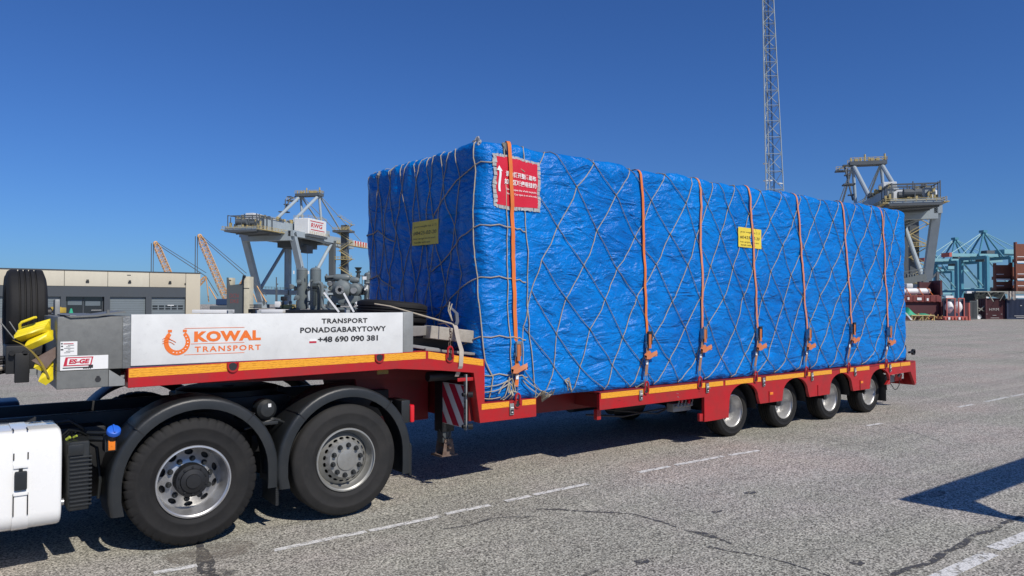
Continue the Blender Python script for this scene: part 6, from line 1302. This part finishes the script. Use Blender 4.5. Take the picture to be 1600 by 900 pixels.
for k in range(150):
    a = rnd.uniform(498, 600) if rnd.random() < .8 else rnd.uniform(448, 498); c = rnd.uniform(440, 484); dd = rnd.uniform(.35, 1.5); tgt = rnd.choice((sm, sm, sm2, sm3))
    q = rnd.random()
    if q < .45: e = rnd.uniform(3, 16); tgt.cyl(Pt(a, c, dd), Pt(a + (e if k % 2 else 0), c + (0 if k % 2 else e * .6), dd + rnd.uniform(-.1, .1)), rnd.uniform(.015, .05), n=7)
    elif q < .75: r = rnd.uniform(.05, .13); tgt.lathe([(.0001, -r), (r, -r * .8), (r, r * .8), (.0001, r)], tuple(Pt(a, c, dd)), 10, rnd.choice('XYZ'))
    else: e = rnd.uniform(1.5, 4); lb(tgt, a, a + e, c, min(484, c + e * rnd.uniform(.6, 1.6)), DS + dd, .12, .015)
sm.build('pipework', greyp, cs, smooth=30); sm2.build('fittings', blackmt, cs, smooth=30); sm3.build('small_valves', galv2, cs, smooth=30)
part('railing', lambda m_: [m_.cyl(Pt(545 + k * 5, 436 - 8, 1.6), Pt(545 + k * 5, 444, 1.6), .02, n=5) for k in range(11)] + [m_.cyl(Pt(545, 429, 1.6), Pt(600, 429, 1.6), .025, n=5)])
part('lube_cooler', lambda m_: (lb(m_, 575, 610, 432, 470, DS + .8, 1.0, .02), [lb(m_, 576 + k * 3, 577 + k * 3, 434, 468, DS + .74, .06) for k in range(10)]), M('dark_grey_steel', (.06, .07, .075)))
for a, b in (((507, 457), (532, 487.5)), ((538, 458), (555, 487.5)), ((557, 472), (563, 480))):
    m_ = YB(); p, q = Pt(*a, -.12), Pt(*b, -.26); m_.ribbon([p, p.lerp(q, .5) + Vector((.01, 0, -.02)), q], .085, .006, (.8, 0, .5)); o = m_.build('white_lashing_strap', whitem, None); tag(o, {507: 'white lashing strap slanting from the bent pipe down the compressor', 538: 'white lashing strap slanting down from the round flange of the compressor', 557: 'shortest white lashing strap at the right of the compressor'}[a[0]], 'lashing strap')
# small yellow jacketed pump trolley at the left end of the skid
t = ythin('pump_trolley', 'small white and yellow pump trolley left of the upright grey tanks', 'pump', 442, 36, z=1.6); m_ = YB(); lb(m_, 429, 438, 471, 480, 36, .5, .03); m_.build('white_housing', whitem, t)
m_ = YB(); lb(m_, 438, 458, 476, 484, 36, .5, .03); m_.cyl(Pt(446, 470, 2), Pt(446, 482, 2), .1, n=10); m_.build('yellow_pump', M('pump_yellow', (.5, .38, .12), .6, dirt=.6), t); m_ = YB(); lb(m_, 430, 462, 481, 488.5, 36, .8, .02); lb(m_, 438, 446, 463, 470, 36, .4, .05); lb(m_, 441, 443, 468, 482, 36, .1); m_.build('pump_base', blackmt, t)
t = ythin('grey_lamp_post', 'thin dark post with a small box standing left of the compressor tanks', 'post', 431.5, 60); m_ = YB(); lb(m_, 430.8, 432.2, 433, 490, 60, .07); lb(m_, 430.2, 433, 450, 500, 60.02, .12); lb(m_, 432.2, 434, 443, 445, 60, .1); m_.build('post', crane_dk, t)
# upright grey end wall of a flatrack with its pale column
DW = 40.0
t = ythin('flatrack_end_wall', 'upright grey flatrack end wall with red scrawl and pale corner post', 'flatrack', 372, DW)
W_ = lambda px, py: (X_(px, DW), Z_(py, DW))
pts = [W_(354.5, 490), W_(380.5, 490), W_(380.5, 431), W_(378.8, 431), W_(376.5, 443.5), W_(357.5, 446), W_(355, 433.5), W_(353.8, 433.5)]
m_ = YB(); m_.prism(pts, DW, DW + .18, .004); m_.prism([(a, (.1 if b < 2 else b) if 0 else b) for a, b in [W_(354.5, 560), W_(380.5, 560), W_(380.5, 490.2), W_(354.5, 490.2)]], DW, DW + .18); wl = m_.build('wall', M('grey_steel_wall', (.085, .10, .105), .55, dirt=.4, scale=1), t)
m_ = YB(); lb(m_, 381, 389, 432, 560, DW - .15, .7, .01); lb(m_, 355.5, 362, 434, 445.5, DW + .25, .5, .01); m_.build('corner_post', M('cream_painted_steel', (.62, .57, .42), .6, dirt=.35), t)
m_ = YB(); lb(m_, 381, 389, 450, 451, DW - .16, .05); lb(m_, 379, 381, 430, 434, DW - .1, .3); m_.cyl((X_(384, DW), DW - .17, Z_(433, DW)), (X_(384, DW), DW - .3, Z_(433, DW)), .06, n=8); lb(m_, 357, 361, 437.3, 438.6, DW + .235, .02); m_.build('post_bracket', blackmt, t)
text('DCN', 'graffiti', M('faint_red_paint', (.26, .06, .06), .7), t, (0, 0, 0), .50, face=yface(X_(358.5, DW), Z_(465, DW), DW - .005), height=.22, shear=.1); text('DKE', 'graffiti', M('faint_red_paint', (.26, .06, .06), .7), t, (0, 0, 0), .46, face=yface(X_(360, DW), Z_(473.5, DW), DW - .005), height=.2, shear=.1)
# yellow machine glimpsed behind the front box
t = ythin('yellow_excavator_arm', 'yellow machine part with black marks peeping over the grey front box', 'machine', 86, 30); m_ = YB(); lb(m_, 77, 95, 480.5, 489, 30, .4, .03); lb(m_, 80, 92, 489, 560, 30, .5); [lb(m_, 79 + k * 3.4, 80.2 + k * 3.4, 479.5, 481, 30, .1) for k in range(5)]; m_.build('yellow_plate', M('machine_yellow', (.65, .45, .06), .5, dirt=.5), t)
m_ = YB(); [lb(m_, 79.5 + k * 3.6, 81.5 + k * 3.6, 482.5, 485.5, 29.98, .02) for k in range(4)]; m_.cyl((X_(84, 30), 29.9, Z_(489.5, 30)), (X_(84, 30), 30.05, Z_(489.5, 30)), .12, n=16); m_.build('black_mark', ink, t)
t = ythin('green_cone_cover', 'small green pointed cover standing before the glazed garage door', 'cover', 111, 60); m_ = YB(); m_.cyl((X_(111, 60), 60, .1), (X_(111.5, 60), 60, Z_(482, 60)), .5, .06, n=8); m_.build('cover', greennet, t)
